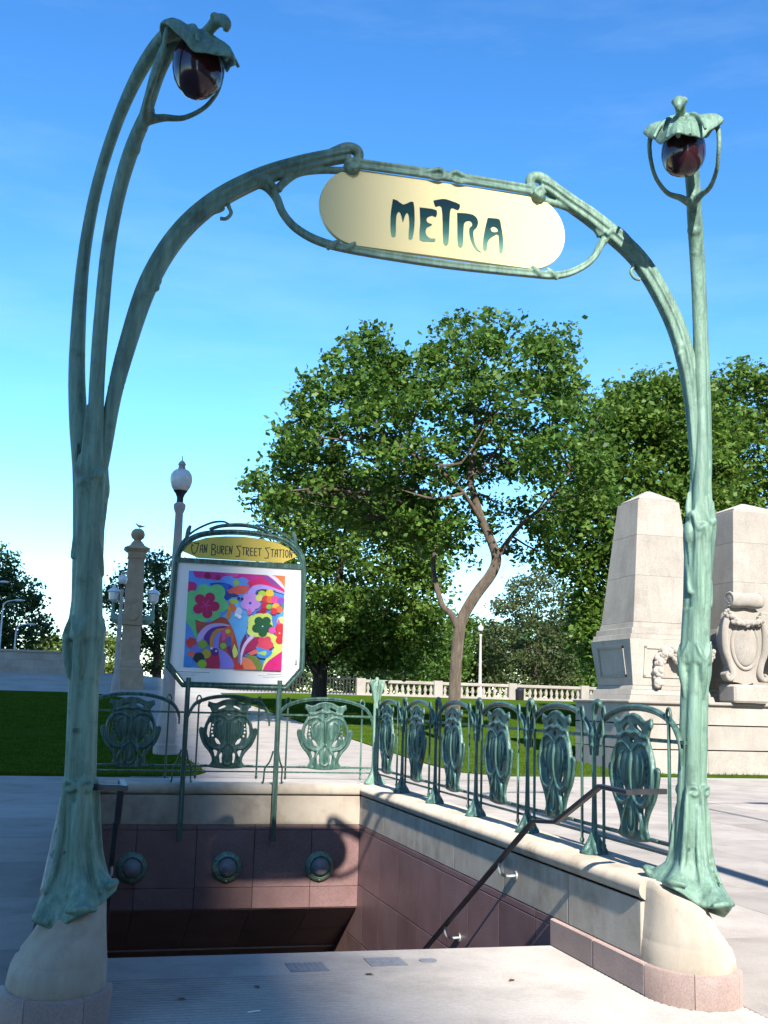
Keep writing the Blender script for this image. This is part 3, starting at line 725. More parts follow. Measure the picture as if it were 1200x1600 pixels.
# sign board
sb = empty('sign_board', None, None, parent=portal)
hw, hh = .772, .238; cz = 4.457; outl = []
for cx, a0 in ((AC + hw - hh, -90), (AC - hw + hh, 90)):
    for k in range(25): a = R_(a0 + 180 * k / 24); outl.append((cx + OFF.x + hh * math.cos(a) * 1.0, cz + hh * math.sin(a)))
t = MB(); t.plate([outl], -.016, .016); bo = t.build('board', 'cream', sb, smooth=35)
bv = bo.modifiers.new('b', 'BEVEL'); bv.width = .004; bv.segments = 2; bv.limit_method = 'ANGLE'
LET = {'m': [[(1.573, 4.539), (1.601, 4.533), (1.636, 4.513), (1.67, 4.531), (1.7, 4.537), (1.709, 4.452), (1.709, 4.388), (1.699, 4.309), (1.675, 4.308), (1.678, 4.384), (1.674, 4.44), (1.664, 4.466), (1.65, 4.447), (1.64, 4.408), (1.636, 4.406), (1.628, 4.441), (1.613, 4.467), (1.598, 4.442), (1.595, 4.379), (1.595, 4.31), (1.57, 4.308), (1.562, 4.375), (1.563, 4.46)]],
 'e': [[(1.739, 4.51), (1.79, 4.512), (1.845, 4.507), (1.842, 4.465), (1.819, 4.471), (1.791, 4.457), (1.783, 4.438), (1.792, 4.421), (1.817, 4.416), (1.812, 4.406), (1.789, 4.392), (1.779, 4.366), (1.787, 4.339), (1.812, 4.324), (1.839, 4.327), (1.836, 4.308), (1.795, 4.306), (1.744, 4.308), (1.745, 4.415)]],
 't': [[(1.824, 4.567), (1.859, 4.579), (1.895, 4.587), (1.938, 4.58), (1.991, 4.565), (1.981, 4.529), (1.953, 4.536), (1.934, 4.53), (1.927, 4.469), (1.923, 4.308), (1.892, 4.307), (1.885, 4.434), (1.876, 4.53), (1.853, 4.536), (1.836, 4.531)]],
 'r': [[(1.975, 4.51), (2.025, 4.515), (2.075, 4.512), (2.103, 4.49), (2.108, 4.459), (2.098, 4.432), (2.08, 4.411), (2.081, 4.368), (2.092, 4.327), (2.111, 4.297), (2.132, 4.281), (2.111, 4.285), (2.085, 4.308), (2.063, 4.352), (2.054, 4.393), (2.055, 4.426), (2.07, 4.439), (2.07, 4.46), (2.054, 4.471), (2.029, 4.462), (2.019, 4.442), (2.016, 4.395), (2.013, 4.305), (1.984, 4.305), (1.978, 4.412)]],
 'a': [[(2.17, 4.506), (2.209, 4.509), (2.245, 4.507), (2.255, 4.472), (2.27, 4.387), (2.269, 4.304), (2.248, 4.301), (2.241, 4.405), (2.214, 4.4), (2.185, 4.376), (2.17, 4.345), (2.166, 4.302), (2.144, 4.302), (2.145, 4.377), (2.159, 4.458)], [(2.188, 4.441), (2.206, 4.456), (2.228, 4.45), (2.237, 4.43), (2.213, 4.419), (2.195, 4.424)]]}
for k_, loops in LET.items():
    lp2 = []
    for lp in loops:
        c = catmull([(*p,) for p in lp + lp[:1]], 2)[:-1]; lp2.append([(float(a[0]) + OFF.x, float(a[1])) for a in c])
    t = MB(); t.plate(lp2, -.0195, -.0165); t.build('letter', 'letter', sb, smooth=0)

# ------------------------------------------------------------------ railings
def shield_mesh():
    half = [(0, .777), (.035, .775), (.075, .762), (.12, .738), (.16, .728), (.20, .735), (.248, .755), (.243, .715), (.222, .675), (.205, .64), (.215, .61), (.245, .56), (.272, .50), (.286, .44), (.305, .455), (.325, .455), (.330, .42), (.315, .36), (.288, .30), (.25, .245), (.205, .20), (.175, .15), (.163, .10), (.172, .055), (.20, .025), (.16, .008), (.08, .0), (0, -.003)]
    outline = half + [(-x, z) for x, z in half[-2:0:-1]]
    holes = []
    for s_ in (1, -1):
        holes.append([(s_ * x, z) for x, z in ((.025, .712), (.07, .712), (.115, .69), (.15, .655), (.11, .672), (.065, .688))])
        holes.append([(s_ * x, z) for x, z in ((.20, .545), (.236, .48), (.246, .40), (.212, .31), (.218, .40), (.208, .47))])
        holes.append([(s_ * x, z) for x, z in ((.045, .07), (.06, .16), (.078, .215), (.092, .15), (.08, .065))])
        for bx, bz in ((.178, .49), (.188, .45), (.188, .41), (.178, .37)):
            holes.append([(s_ * (bx + .014 * math.cos(k * 1.047)), bz + .014 * math.sin(k * 1.047)) for k in range(6)])
        holes.append([(s_ * x, z) for x, z in ((.075, .265), (.13, .285), (.158, .345), (.125, .345))])
    holes.append([(.0, .635), (.028, .618), (0, .595), (-.028, .618)])
    for s_ in (1, -1): holes.append([(s_ * x, z) for x, z in ((.115, .20), (.165, .215), (.145, .15), (.14, .09), (.125, .13))])
    t = MB(); t.plate([outline] + holes, -.011, .011)
    for s_ in (1, -1):
        q = lambda x, z, r, y=-.012: (s_ * x, y, z, r)
        t.tube([q(.012, .29, .013), q(.05, .245, .015), (q(.12, .222, .016)), q(.20, .25, .017), q(.255, .325, .018), q(.268, .42, .017), q(.245, .52, .015), q(.19, .585, .013), q(.11, .60, .011), q(.05, .575, .009), q(.02, .55, .007)], n=8, per=5)
        t.tube([q(0, .775, .014, 0), q(.075, .76, .016, 0), q(.15, .728, .014, 0), q(.205, .735, .012, 0), q(.247, .752, .009, 0)], n=8)
        t.tube([q(.0, .655, .012), q(.07, .665, .012), q(.14, .64, .012), q(.20, .64, .010)], n=8)
        t.tube([q(.285, .44, .012, 0), q(.312, .45, .016, 0), q(.326, .43, .014, 0), q(.31, .36, .014, 0), q(.27, .27, .014, 0), q(.21, .205, .016, 0), q(.172, .14, .014, 0), q(.165, .08, .012, 0), q(.205, .022, .012, 0)], n=8)
        t.tube([q(.04, .26, .012), q(.10, .17, .016), q(.13, .10, .015), q(.115, .05, .012), q(.14, .02, .008)], n=8)
        t.tube([q(.02, .25, .010), q(.045, .16, .014), q(.05, .09, .014), q(.02, .05, .014), q(0, .045, .012)], n=8)
        t.tube([q(.17, .02, .012, 0), q(.24, .035, .012, 0), q(.285, .03, .014, 0), q(.30, .045, .008, 0)], n=8)
        t.tube([q(.10, .55, .008), q(.15, .52, .012), q(.165, .46, .014), q(.15, .40, .012), q(.12, .33, .007)], n=8)
        for bx, bz, br in ((.158, .505, .010), (.163, .46, .010), (.160, .42, .010), (.15, .385, .010)): t.ell((s_ * bx, -.012, bz), (br, br, br), 8, 6)
        t.ell((s_ * .08, -.006, .44), (.055, .02, .115), 14, 8)
        t.ell((s_ * .235, 0, .715), (.02, .016, .028), 10, 6)
    t.tube([(0, -.014, .56, .006), (0, -.02, .48, .014), (0, -.022, .38, .012), (0, -.016, .29, .006)], n=8)
    t.ell((0, -.008, .15), (.03, .022, .10), 12, 8)
    o = t.build('shield', 'patina_rail', None, smooth=0); remesh(o, .0062, 2, .4)
    return o
SH = shield_mesh()
def rail_post_mesh():
    """slender cast post, X along the railing, Y across; base at z=0"""
    t = MB()
    t.tube([(0, 0, .06, .03), (0, 0, .20, .021), (0, 0, .45, .0165), (0, 0, .70, .018), (0, 0, .79, .026), (0, 0, .85, .015), (-.004, 0, .91, .016), (-.02, 0, .97, .024), (-.05, 0, 1.01, .026), (-.08, 0, 1.01, .018)], n=12, per=5)
    t.tube([(-.06, 0, 1.02, .018), (-.088, 0, 1.005, .02), (-.088, 0, .975, .013)], n=8)
    t.tube([(.01, 0, .92, .008), (.02, 0, .98, .012), (.0, 0, 1.01, .010)], n=8)
    for a in range(5):
        an = a * 1.2566 + .3; c, s_ = math.cos(an), math.sin(an)
        t.tube([(0, 0, .16, .02), (.03 * c, .03 * s_, .085, .024), (.065 * c, .065 * s_, .035, .022), (.10 * c, .085 * s_, .008, .016)], n=8)
    t.lathe([(.03, .12), (.05, .05), (.085, .012), (.09, .0), (.0, .0)], n=20)
    t.ell((0, 0, .79), (.042, .03, .028)); t.ell((0, 0, .72), (.032, .03, .02))
    for s_ in (-1, 1): t.tube([(s_ * .02, 0, .80, .014), (s_ * .05, 0, .78, .014), (s_ * .055, 0, .72, .016), (s_ * .04, 0, .69, .01)], n=8)
    o = t.build('post', 'patina_rail', None, smooth=0); remesh(o, .0075, 2, .4); return o
RP = rail_post_mesh()
def hoop_mesh(w):
    t = MB(); h = w / 2
    P = [(-h + .045, -.13), (-h + .05, -.03), (-h + .085, .05), (-h * .72, .125), (-h * .4, .185), (0, .205), (h * .4, .185), (h * .72, .125), (h - .085, .05), (h - .05, -.03), (h - .045, -.13)]
    t.tube([(x, 0, z, r) for (x, z), r in zip(P, (.012, .017, .02, .021, .021, .021, .021, .021, .02, .017, .012))], n=10, per=4, ell=.8)
    t.tube([(x * .99, -.004, z - .018, .009) for x, z in P[1:-1]], n=6, per=4)
    return t
def baluster_mesh():
    t = MB(); t.tube([(0, 0, .045, .011), (0, 0, .85, .011)], smooth=False, n=8)
    t.ell((0, 0, .03), (.017, .017, .022), 10, 6); t.ell((0, 0, .012), (.009, .009, .014), 8, 5)
    t.tube([(0, 0, .84, .011), (.022, 0, .87, .009), (.026, 0, .90, .009), (.01, 0, .935, .009), (-.012, 0, .935, .009), (-.026, 0, .90, .009), (-.022, 0, .87, .009), (0, 0, .845, .009)], n=8)
    return t
BA = baluster_mesh().build('baluster', 'patina_rail', None)
CT = .622                                    # top of the coping
def railing(name, label, loc, rz, xs_posts, posts_on, flip=False, ends=None):
    """local X along the railing; posts at the given positions"""
    w = empty('railing', label, 'railing', loc, rz, group='bronze railings round the stairwell')
    a, b = xs_posts[0], xs_posts[-1]
    for z, ww, h in ((1.41, .028, .022), (.81, .03, .02), (.752, .02, .016)):
        t = MB(); t.bar((a, -.005, z), (b, -.005, z), ww, h); t.build('top_bar' if z > 1 else 'bottom_bar', 'patina_rail', w, smooth=0)
    for k, p in enumerate(xs_posts):
        if posts_on[k]: link_copy(RP, None, w, (p, 0, CT), 0 if k % 2 else math.pi * 0)
    hm = {}
    for p, q in zip(xs_posts[:-1], xs_posts[1:]):
        wd = round(q - p, 3)
        if wd not in hm: hm[wd] = hoop_mesh(wd).build('hoop', 'patina_rail', w, ((p + q) / 2, 0, 1.405))
        else: link_copy(hm[wd], None, w, ((p + q) / 2, 0, 1.405))
        s = link_copy(SH, None, w, ((p + q) / 2, .02 if flip else -.02, .785), math.pi if flip else 0)
        for xx_ in (p + .17, q - .17): link_copy(BA, None, w, (xx_, .012, .665))
    return w
RX = 3.41
rp = [6.32 - 6.0 + 0] ; rpos = [-.02, 1.2, 2.4, 3.6, 4.8, 6.0, 7.18]
railing('railing', 'long right railing of six shield panels, dark faces against the sunlit path', (RX, 6.0, 0), math.pi / 2, rpos, [0, 1, 1, 1, 1, 1, 0], flip=True)
railing('railing', 'left railing running back behind the dark left post', (XL - .2, 6.0, 0), math.pi / 2, rpos, [0, 1, 1, 1, 1, 1, 0])
BX = [XL - .2, 1.13, 2.17, RX]
railing('railing', 'back railing of three shield panels behind the poster stand', (0, 13.2, 0), 0, BX, [0, 0, 0, 0])
for o in (SH, RP, BA): bpy.data.objects.remove(o)
for x, lab in ((RX, 'tall pale green corner post with tulip top where the two railings meet'), (XL - .2, 'tall corner post at the back left of the stairwell')):
    t = MB()
    t.tube([(0, 0, .06, .05), (0, 0, .25, .037), (0, 0, .6, .032), (0, 0, .85, .034), (0, 0, 1.0, .04), (0, 0, 1.1, .05), (0, 0, 1.16, .06), (0, 0, 1.19, .04)], n=14)
    for a in range(5):
        an = a * 1.2566 - 1.4; c, s_ = math.cos(an), math.sin(an)
        t.tube([(0, 0, .2, .03), (.045 * c, .045 * s_, .1, .03), (.09 * c, .09 * s_, .04, .026), (.135 * c, .12 * s_, .008, .02)], n=8)
        t.tube([(.025 * c, .025 * s_, .95, .016), (.05 * c, .05 * s_, 1.08, .02), (.085 * c, .085 * s_, 1.18, .018), (.075 * c, .075 * s_, 1.215, .015), (.05 * c, .05 * s_, 1.20, .012)], n=8)
        t.tube([(.028 * c, .028 * s_, .15, .012), (.03 * c, .03 * s_, .6, .012), (.03 * c, .03 * s_, .95, .012)], n=8)
    t.ell((0, 0, 1.22), (.03, .03, .045)); t.lathe([(.04, .12), (.07, .05), (.115, .012), (.12, 0), (0, 0)], n=20)
    o = t.build('corner_post', 'patina', None, (x, 13.2, CT), smooth=0); remesh(o, .009, 2, .4); tag(o, lab, 'post', 'corner posts of the railing')

# handrails
def handrail(x0, x1, sgn, label):
    w = empty('handrail', label, 'handrail', (x0, 6.2, 0), group='stair handrails')
    rel = lambda x, y, z: (x - x0, y - 6.2, z)
    pts = [(5.98, 1.125), (6.36, 1.13), (7.03, .85), (7.42, .815), (9.8, -.48), (12.6, -2.0)]
    xx = [x0, x0, x0 + (x1 - x0) * .2, x0 + (x1 - x0) * .3, x1, x1 + (x1 - x0) * .5]
    t = MB(); q = [Vector(rel(a, y, z)) for a, (y, z) in zip(xx, pts)]
    rs = []
    for i, p in enumerate(q):
        tt = (q[min(i + 1, len(q) - 1)] - q[max(i - 1, 0)]).normalized(); up = Vector((0, 0, 1)); up = (up - tt * up.dot(tt)).normalized(); sd_ = tt.cross(up)
        rs.append([p + up * .014 * u + sd_ * .02 * v for u, v in ((1, .75), (.7, 1), (-.7, 1), (-1, .75), (-1, -.75), (-.7, -1), (.7, -1), (1, -.75))])
    t.rings(rs); t.build('rail', 'rail_metal', w, smooth=0)
    t = MB()
    t.bar(rel(x0 + sgn * .012, 6.0, 1.127), rel(x0 + sgn * (.27 if sgn > 0 else .2), 6.06, 1.127), .035, .03)
    t.build('return_bar', 'rail_metal', w, smooth=0)
    for y, z in ((8.08, .455), (9.35, -.235), (11.2, -1.24)):
        f = (y - 6.2) / 3.6; xr = x0 + (x1 - x0) * min(1.3, f); xw = XR if sgn > 0 else XL
        t = MB(); t.tube([(*rel(xr, y, z - .01), .011), (*rel(xr + sgn * .004, y, z - .075), .011), (*rel(xr + (xw - xr) * .4, y + .01, z - .105), .011), (*rel(xw - sgn * .012, y + .01, z - .105), .011)], n=8)
        t.rings([[Vector(rel(xw - sgn * a, y + .01, z - .105)) + Vector((0, .036 * math.cos(k * .524), .036 * math.sin(k * .524))) for k in range(12)] for a in (.002, .014)])
        t.build('bracket', 'galv', w)
    return w
handrail(3.05, 3.07, 1, 'flat dark steel handrail cranked down the sunlit right wall')
handrail(.235, .30, -1, 'dark steel handrail beside the left post going down in shade')

# ------------------------------------------------------------------ poster stand
ps = empty('poster_stand', 'poster stand with green metal frame and yellow VAN BUREN STREET STATION board', 'poster stand', (1.65, 12.90, 0))
ox = -1.65
for x, zb in ((1.135, .02), (2.175, .015)):
    t = MB(); t.bar((x + ox, 0, zb), (x + ox, 0, 1.80), .052, .05); t.bar((x + ox, -.03, zb + .012), (x + ox, -.03, 1.80), .018, .014)
    t.bar((x + ox - .022, -.026, zb + .012), (x + ox - .022, -.026, 1.80), .007, .007); t.bar((x + ox + .022, -.026, zb + .012), (x + ox + .022, -.026, 1.80), .007, .007)
    po = t.build('post', 'patina_rail', ps, smooth=0)
    t = MB()
    for s_ in (-1, 1):
        t.tube([(x + ox + s_ * .03, .05, 1.0, .01), (x + ox + s_ * .06, .09, .88, .01), (x + ox + s_ * .10, .16, .80, .01), (x + ox + s_ * .105, .2, .66, .01), (x + ox + s_ * .12, .2, .635, .018)], n=8)
    t.build('brace', 'patina_rail', ps)
FO = [(.885, 1.93), (1.07, 1.715), (2.255, 1.715), (2.435, 1.93), (2.415, 2.8), (2.405, 3.10), (2.38, 3.22), (2.30, 3.34), (2.16, 3.43), (1.95, 3.475), (1.66, 3.495), (1.37, 3.475), (1.16, 3.43), (1.02, 3.34), (.94, 3.22), (.915, 3.10), (.905, 2.8)]
t = MB(); loop = [(x + ox, 0, z, .027) for x, z in FO]
seg = catmull(loop[4:] + loop[:1], 4)
path = [loop[0], loop[1], loop[2], loop[3]] + [tuple(p) for p in catmull(loop[3:] + loop[:1], 4)[1:]]
t.tube(path, n=10, smooth=False); t.tube([(p[0] * .965, -.02, 2.6 + (p[2] - 2.6) * .965, .010) for p in path], n=8, smooth=False)
t.bar((.92 + ox, 0, 3.125), (2.405 + ox, 0, 3.125), .05, .055)
t.build('frame', 'patina_rail', ps, smooth=50)
t = MB()         # crest and outer whip lines
t.tube([(1.28 + ox, 0, 3.50, .02), (1.42 + ox, 0, 3.55, .022), (1.66 + ox, 0, 3.575, .024), (1.86 + ox, 0, 3.55, .022), (2.0 + ox, 0, 3.49, .02)], n=10)
t.tube([(.90 + ox, -.01, 3.05, .012), (.95 + ox, -.01, 3.28, .013), (1.08 + ox, -.01, 3.45, .013), (1.28 + ox, -.01, 3.57, .013), (1.42 + ox, -.01, 3.60, .012), (1.5 + ox, -.01, 3.58, .009)], n=8)
t.tube([(2.42 + ox, -.01, 3.05, .012), (2.38 + ox, -.01, 3.28, .013), (2.24 + ox, -.01, 3.43, .013), (2.05 + ox, -.01, 3.54, .013), (1.9 + ox, -.01, 3.585, .012), (1.8 + ox, -.01, 3.58, .009)], n=8)
for s_ in (-1, 1):
    t.tube([(1.66 + s_ * .64 + ox, 0, 3.36, .02), (1.66 + s_ * .62 + ox, 0, 3.47, .026), (1.66 + s_ * .60 + ox, 0, 3.53, .016)], n=8)
t.build('crest', 'patina_rail', ps)
plate = [(x, z) for x, z in ((.925, 1.94), (1.085, 1.755), (2.24, 1.755), (2.395, 1.94), (2.385, 3.10), (.935, 3.10))]
t = MB(); t.plate([[(x + ox, z) for x, z in plate]], -.004, .012); paper = t.build('poster', 'white_paper', ps, smooth=0)
nb = [(.965, 3.235), (1.06, 3.33), (1.25, 3.40), (1.46, 3.43), (1.66, 3.44), (1.9, 3.425), (2.1, 3.385), (2.22, 3.33), (2.315, 3.245), (2.15, 3.16), (1.17, 3.16)]
t = MB(); t.plate([[(x + ox, z) for x, z in nb]], -.012, .004); npn = t.build('name_board', 'namegold', ps, smooth=0)
# stroke lettering
GL = {'V': [[(.25, .75), (.05, .85), (.0, .55), (.15, .1), (.45, .0), (.75, .35), (.95, 1.0), (.55, .95), (.3, 1.05)]],
 'A': [[(.05, 0), (.25, .9), (.85, 1), (.95, 0)], [(.15, .45), (.9, .4)]], 'N': [[(.05, 0), (.1, 1), (.8, .05), (.95, 1.1)]],
 'B': [[(.1, 0), (.1, 1), (.75, .95), (.8, .65), (.2, .55), (.9, .4), (.85, .02), (.1, 0)]], 'U': [[(.05, 1), (.05, .1), (.5, 0), (.95, .1), (.95, 1)]],
 'R': [[(.08, 0), (.08, 1), (.85, .95), (.85, .6), (.1, .5), (.9, -.1)]], 'E': [[(.9, 1), (.1, .95), (.1, .02), (.9, 0)], [(.1, .5), (.75, .52)]],
 'S': [[(1.0, 1.0), (.0, .95), (.75, .45), (.65, .02), (-.05, 0)]], 'T': [[(-.05, .95), (1.1, 1)], [(.5, 1), (.5, 0)]], 'I': [[(.5, 0), (.5, 1)], [(.2, 1), (.8, 1)]],
 'O': [[(.5, 0), (.05, .3), (.1, .85), (.5, 1), (.9, .8), (.95, .25), (.5, 0)]]}
t = MB(); x = 1.085
def ribbon(t, pts, w, y):
    for (a, b) in zip(pts[:-1], pts[1:]):
        d = Vector((b[0] - a[0], b[1] - a[1])); 
        if d.length < 1e-6: continue
        n_ = Vector((-d.y, d.x)).normalized() * w / 2; e = d.normalized() * w * .35; b0 = len(t.v)
        for p, q in ((a, -1), (b, 1)):
            for s_ in (1, -1): t.v.append((p[0] + n_.x * s_ + e.x * q, y, p[1] + n_.y * s_ + e.y * q))
        t.face(b0, b0 + 1, b0 + 3, b0 + 2)
yy = -.0125
for wd, word in enumerate(('VAN', 'BUREN', 'STREET', 'STATION')):
    for i, ch in enumerate(word):
        cap = i == 0; cw = .055 if cap else (.034 if ch != 'I' else .02); chh = .125 if cap else .088
        if ch == 'V': cw = .085
        zb = 3.225 + (.0 if not cap else -.022)
        for stx in GL[ch]:
            ribbon(t, [(x + ox + px * cw, zb + pz * chh) for px, pz in stx], .0115, yy - .0002 * i)
        x += cw + .0125
    x += .036
t.build('lettering', 'ink', npn, smooth=0, fix=False)
# printed artwork: flat colour shapes, each a sheet a fraction of a millimetre above the last
ART = MB(); pal = []; depth = [-.0046]
def colr(c):
    c = tuple(((v / 255) / 12.92 if v / 255 < .04045 else ((v / 255 + .055) / 1.055) ** 2.4) for v in c)
    if c not in pal: pal.append(c)
    ART.cur = pal.index(c)
def amap(x, y):
    u = (x - 110 + (y - 50) * .047) / 1050; v = (y - 50 - (x - 110) * .05) / 1060
    u = min(1, max(0, u)); v = min(1, max(0, v))
    return (1.072 + u * 1.112 + ox, 3.008 - v * 1.097)
def shape(pts, c):
    colr(c); depth[0] -= .00022; q = [amap(*p) for p in pts]; b = len(ART.v)
    ART.v.extend([(a, depth[0], z) for a, z in q])
    for tr in geometry.tessellate_polygon([[Vector((a, z, 0)) for a, z in q]]): ART.face(b + tr[0], b + tr[1], b + tr[2])
def blob(pts, c): shape([tuple(p) for p in catmull(pts + pts[:1], 4)[:-1]], c)
def disc(x, y, r, c): shape([(x + r * math.cos(k * .3927), y + r * math.sin(k * .3927)) for k in range(16)], c)
def flower(x, y, d, r, c, n=5, ph=0):
    for k in range(n): disc(x + d * math.cos(ph + 2 * math.pi * k / n), y + d * math.sin(ph + 2 * math.pi * k / n), r, c)
    disc(x, y, d * .8, c)
def band(pts, c):
    q = catmull(pts, 5); L1 = []; L2 = []
    for i, p in enumerate(q):
        d = q[min(i + 1, len(q) - 1)][:2] - q[max(0, i - 1)][:2]; n_ = np.array([-d[1], d[0]]) / (np.hypot(*d) + 1e-9)
        L1.append(tuple(p[:2] + n_ * p[2] / 2)); L2.append(tuple(p[:2] - n_ * p[2] / 2))
    shape(L1 + L2[::-1], c)
shape([(60, 0), (1200, 50), (1180, 1200), (0, 1180)], (92, 150, 226))
blob([(150, 40), (600, 60), (930, 80), (900, 150), (780, 165), (700, 120), (620, 135), (560, 108), (480, 115), (430, 155), (300, 138), (180, 118)], (205, 45, 140))
blob([(480, 80), (640, 70), (620, 115), (540, 105)], (225, 80, 160)); disc(310, 105, 36, (150, 20, 70)); disc(425, 125, 30, (170, 25, 100))
blob([(100, 165), (185, 190), (180, 270), (100, 310)], (205, 40, 110))
blob([(330, 190), (470, 180), (580, 220), (600, 300), (520, 380), (460, 300), (380, 240)], (42, 62, 160)); blob([(450, 190), (540, 210), (520, 280), (470, 240)], (30, 95, 190))
blob([(520, 270), (620, 220), (740, 215), (760, 260), (690, 310), (560, 305)], (226, 92, 82)); blob([(500, 320), (590, 300), (650, 330), (560, 345)], (40, 62, 110))
blob([(540, 370), (610, 360), (640, 400), (570, 420)], (170, 190, 60)); disc(620, 180, 34, (150, 190, 90))
blob([(470, 560), (560, 480), (640, 400), (720, 430), (760, 540), (745, 640), (700, 820), (660, 950), (625, 850), (590, 700), (520, 620)], (105, 182, 236))
for x, y, r in ((270, 275, 78), (410, 290, 92), (455, 430, 78), (370, 525, 80), (250, 535, 90), (150, 430, 78), (150, 330, 62), (290, 420, 150)): disc(x, y, r, (112, 200, 124))
blob([(80, 470), (180, 560), (190, 700), (215, 800), (185, 790), (140, 690), (85, 600)], (112, 200, 124)); blob([(180, 590), (240, 620), (200, 700)], (60, 60, 50))
flower(295, 430, 92, 56, (196, 22, 88), 5, -1.1)
for k in range(5): band([(295, 430, 4), (295 + 30 * math.cos(k * 1.257 - 1.1), 430 + 30 * math.sin(k * 1.257 - 1.1), 8), (295 + 62 * math.cos(k * 1.257 - 1.1), 430 + 62 * math.sin(k * 1.257 - 1.1), 3)], (225, 70, 160))
blob([(180, 600), (330, 620), (470, 560), (560, 650), (640, 900), (620, 1130), (450, 1140), (440, 930), (330, 800), (210, 740)], (182, 78, 62))
band([(225, 840, 70), (250, 750, 62), (330, 670, 50), (450, 645, 30), (560, 660, 10)], (205, 168, 220))
band([(310, 860, 80), (320, 770, 70), (380, 700, 50), (500, 670, 14)], (92, 48, 140))
band([(370, 900, 60), (370, 800, 62), (410, 720, 44), (500, 690, 14)], (226, 142, 46))
band([(400, 1000, 70), (400, 900, 60), (410, 800, 58), (450, 720, 30)], (140, 132, 218))
blob([(430, 900), (520, 960), (590, 1060), (590, 1140), (450, 1140), (440, 1000)], (142, 132, 220))
blob([(460, 730), (500, 690), (510, 790), (470, 830)], (226, 78, 150)); blob([(500, 690), (560, 660), (600, 780), (560, 850), (520, 770)], (214, 96, 58)); disc(530, 720, 26, (170, 200, 60))
blob([(510, 790), (560, 780), (570, 900), (530, 930)], (70, 92, 168)); disc(480, 880, 34, (130, 190, 70)); blob([(600, 860), (640, 960), (600, 1010), (575, 950)], (215, 225, 100)); blob([(520, 900), (560, 880), (590, 1020), (540, 960)], (98, 40, 110))
blob([(340, 950), (420, 930), (440, 1130), (290, 1120), (300, 1020)], (200, 36, 82)); blob([(340, 900), (420, 910), (420, 980), (360, 980)], (110, 30, 120))
for x, y, r, c in ((140, 840, 56, (226, 62, 60)), (200, 915, 56, (120, 120, 210)), (262, 862, 50, (140, 170, 60)), (140, 965, 40, (230, 110, 90)), (300, 965, 50, (200, 170, 40)), (222, 1005, 58, (30, 46, 52)), (255, 1075, 48, (150, 190, 50)), (100, 1040, 60, (60, 140, 210))): disc(x, y, r, c)
disc(355, 905, 14, (240, 230, 245)); disc(405, 935, 11, (240, 230, 245)); disc(640, 500, 44, (190, 205, 235)); disc(655, 560, 22, (240, 240, 250)); disc(620, 540, 20, (235, 235, 250))
blob([(545, 400), (620, 450), (600, 510), (560, 470)], (222, 110, 66)); blob([(540, 430), (565, 480), (550, 580), (512, 570), (520, 500)], (226, 142, 46))
blob([(740, 170), (880, 130), (1000, 105), (1160, 190), (1160, 280), (1000, 240), (880, 205), (780, 240)], (224, 32, 104)); blob([(900, 120), (980, 110), (1120, 220), (1040, 220)], (150, 70, 150))
blob([(1030, 90), (1170, 90), (1160, 250), (1100, 170)], (232, 128, 70)); band([(960, 90, 10), (1040, 130, 40), (1100, 190, 36), (1160, 260, 14)], (245, 215, 238))
band([(790, 380, 120), (790, 290, 80), (840, 235, 60), (960, 235, 44), (1160, 300, 20)], (190, 160, 236)); blob([(820, 300), (900, 262), (1060, 270), (1000, 282), (880, 300)], (60, 80, 50))
flower(775, 405, 58, 52, (214, 150, 224), 5, .3); disc(770, 410, 15, (60, 70, 170)); blob([(760, 460), (790, 520), (760, 540), (735, 520)], (240, 100, 160)); disc(645, 355, 16, (40, 40, 90)); disc(683, 362, 16, (40, 40, 90))
for x, y, r, c in ((900, 310, 42, (190, 215, 80)), (985, 300, 46, (250, 205, 60)), (870, 350, 40, (235, 225, 120)), (940, 370, 44, (226, 60, 62)), (990, 372, 42, (236, 120, 60)), (1045, 372, 46, (238, 80, 150)), (1112, 392, 46, (150, 80, 190)), (930, 440, 44, (220, 30, 80)), (1052, 450, 42, (250, 190, 50)), (1090, 480, 40, (240, 120, 70)), (1030, 500, 38, (230, 60, 60)), (975, 450, 30, (150, 200, 70)), (910, 505, 42, (190, 20, 60)), (1145, 440, 36, (60, 150, 120)), (860, 520, 28, (120, 60, 140))): disc(x, y, r, c)
blob([(1100, 520), (1170, 490), (1150, 600), (1060, 590)], (90, 180, 230))
for x, y, r in ((880, 660, 138), (950, 580, 60), (800, 600, 55), (790, 720, 55), (930, 760, 50)): disc(x, y, r, (222, 232, 110))
band([(960, 750, 60), (1060, 850, 100), (1070, 930, 90), (960, 1040, 50), (905, 1160, 26)], (222, 232, 110)); disc(1120, 620, 60, (235, 235, 140))
flower(905, 668, 70, 49, (32, 92, 56), 5, -.95)
for k in range(5): band([(905, 668, 5), (905 + 40 * math.cos(k * 1.257 - .3), 668 + 40 * math.sin(k * 1.257 - .3), 3)], (240, 240, 240)) if False else None
disc(905, 668, 8, (240, 245, 240)); disc(1010, 715, 40, (240, 90, 170))
disc(1095, 680, 48, (226, 52, 62)); disc(1100, 750, 54, (226, 52, 62)); disc(1092, 825, 44, (226, 52, 62)); blob([(1080, 580), (1100, 640), (1060, 640)], (238, 90, 160)); disc(1090, 745, 9, (250, 210, 180))
band([(720, 760, 20), (700, 850, 60), (690, 930, 60), (700, 1010, 20)], (122, 36, 98)); blob([(790, 790), (880, 790), (840, 900), (720, 960), (700, 1000), (720, 880)], (182, 36, 92)); flower(930, 865, 52, 42, (238, 74, 98), 5, .2)
blob([(830, 890), (960, 930), (1010, 960), (940, 1020), (850, 1000)], (72, 150, 220)); blob([(840, 960), (940, 940), (930, 990)], (190, 220, 120))
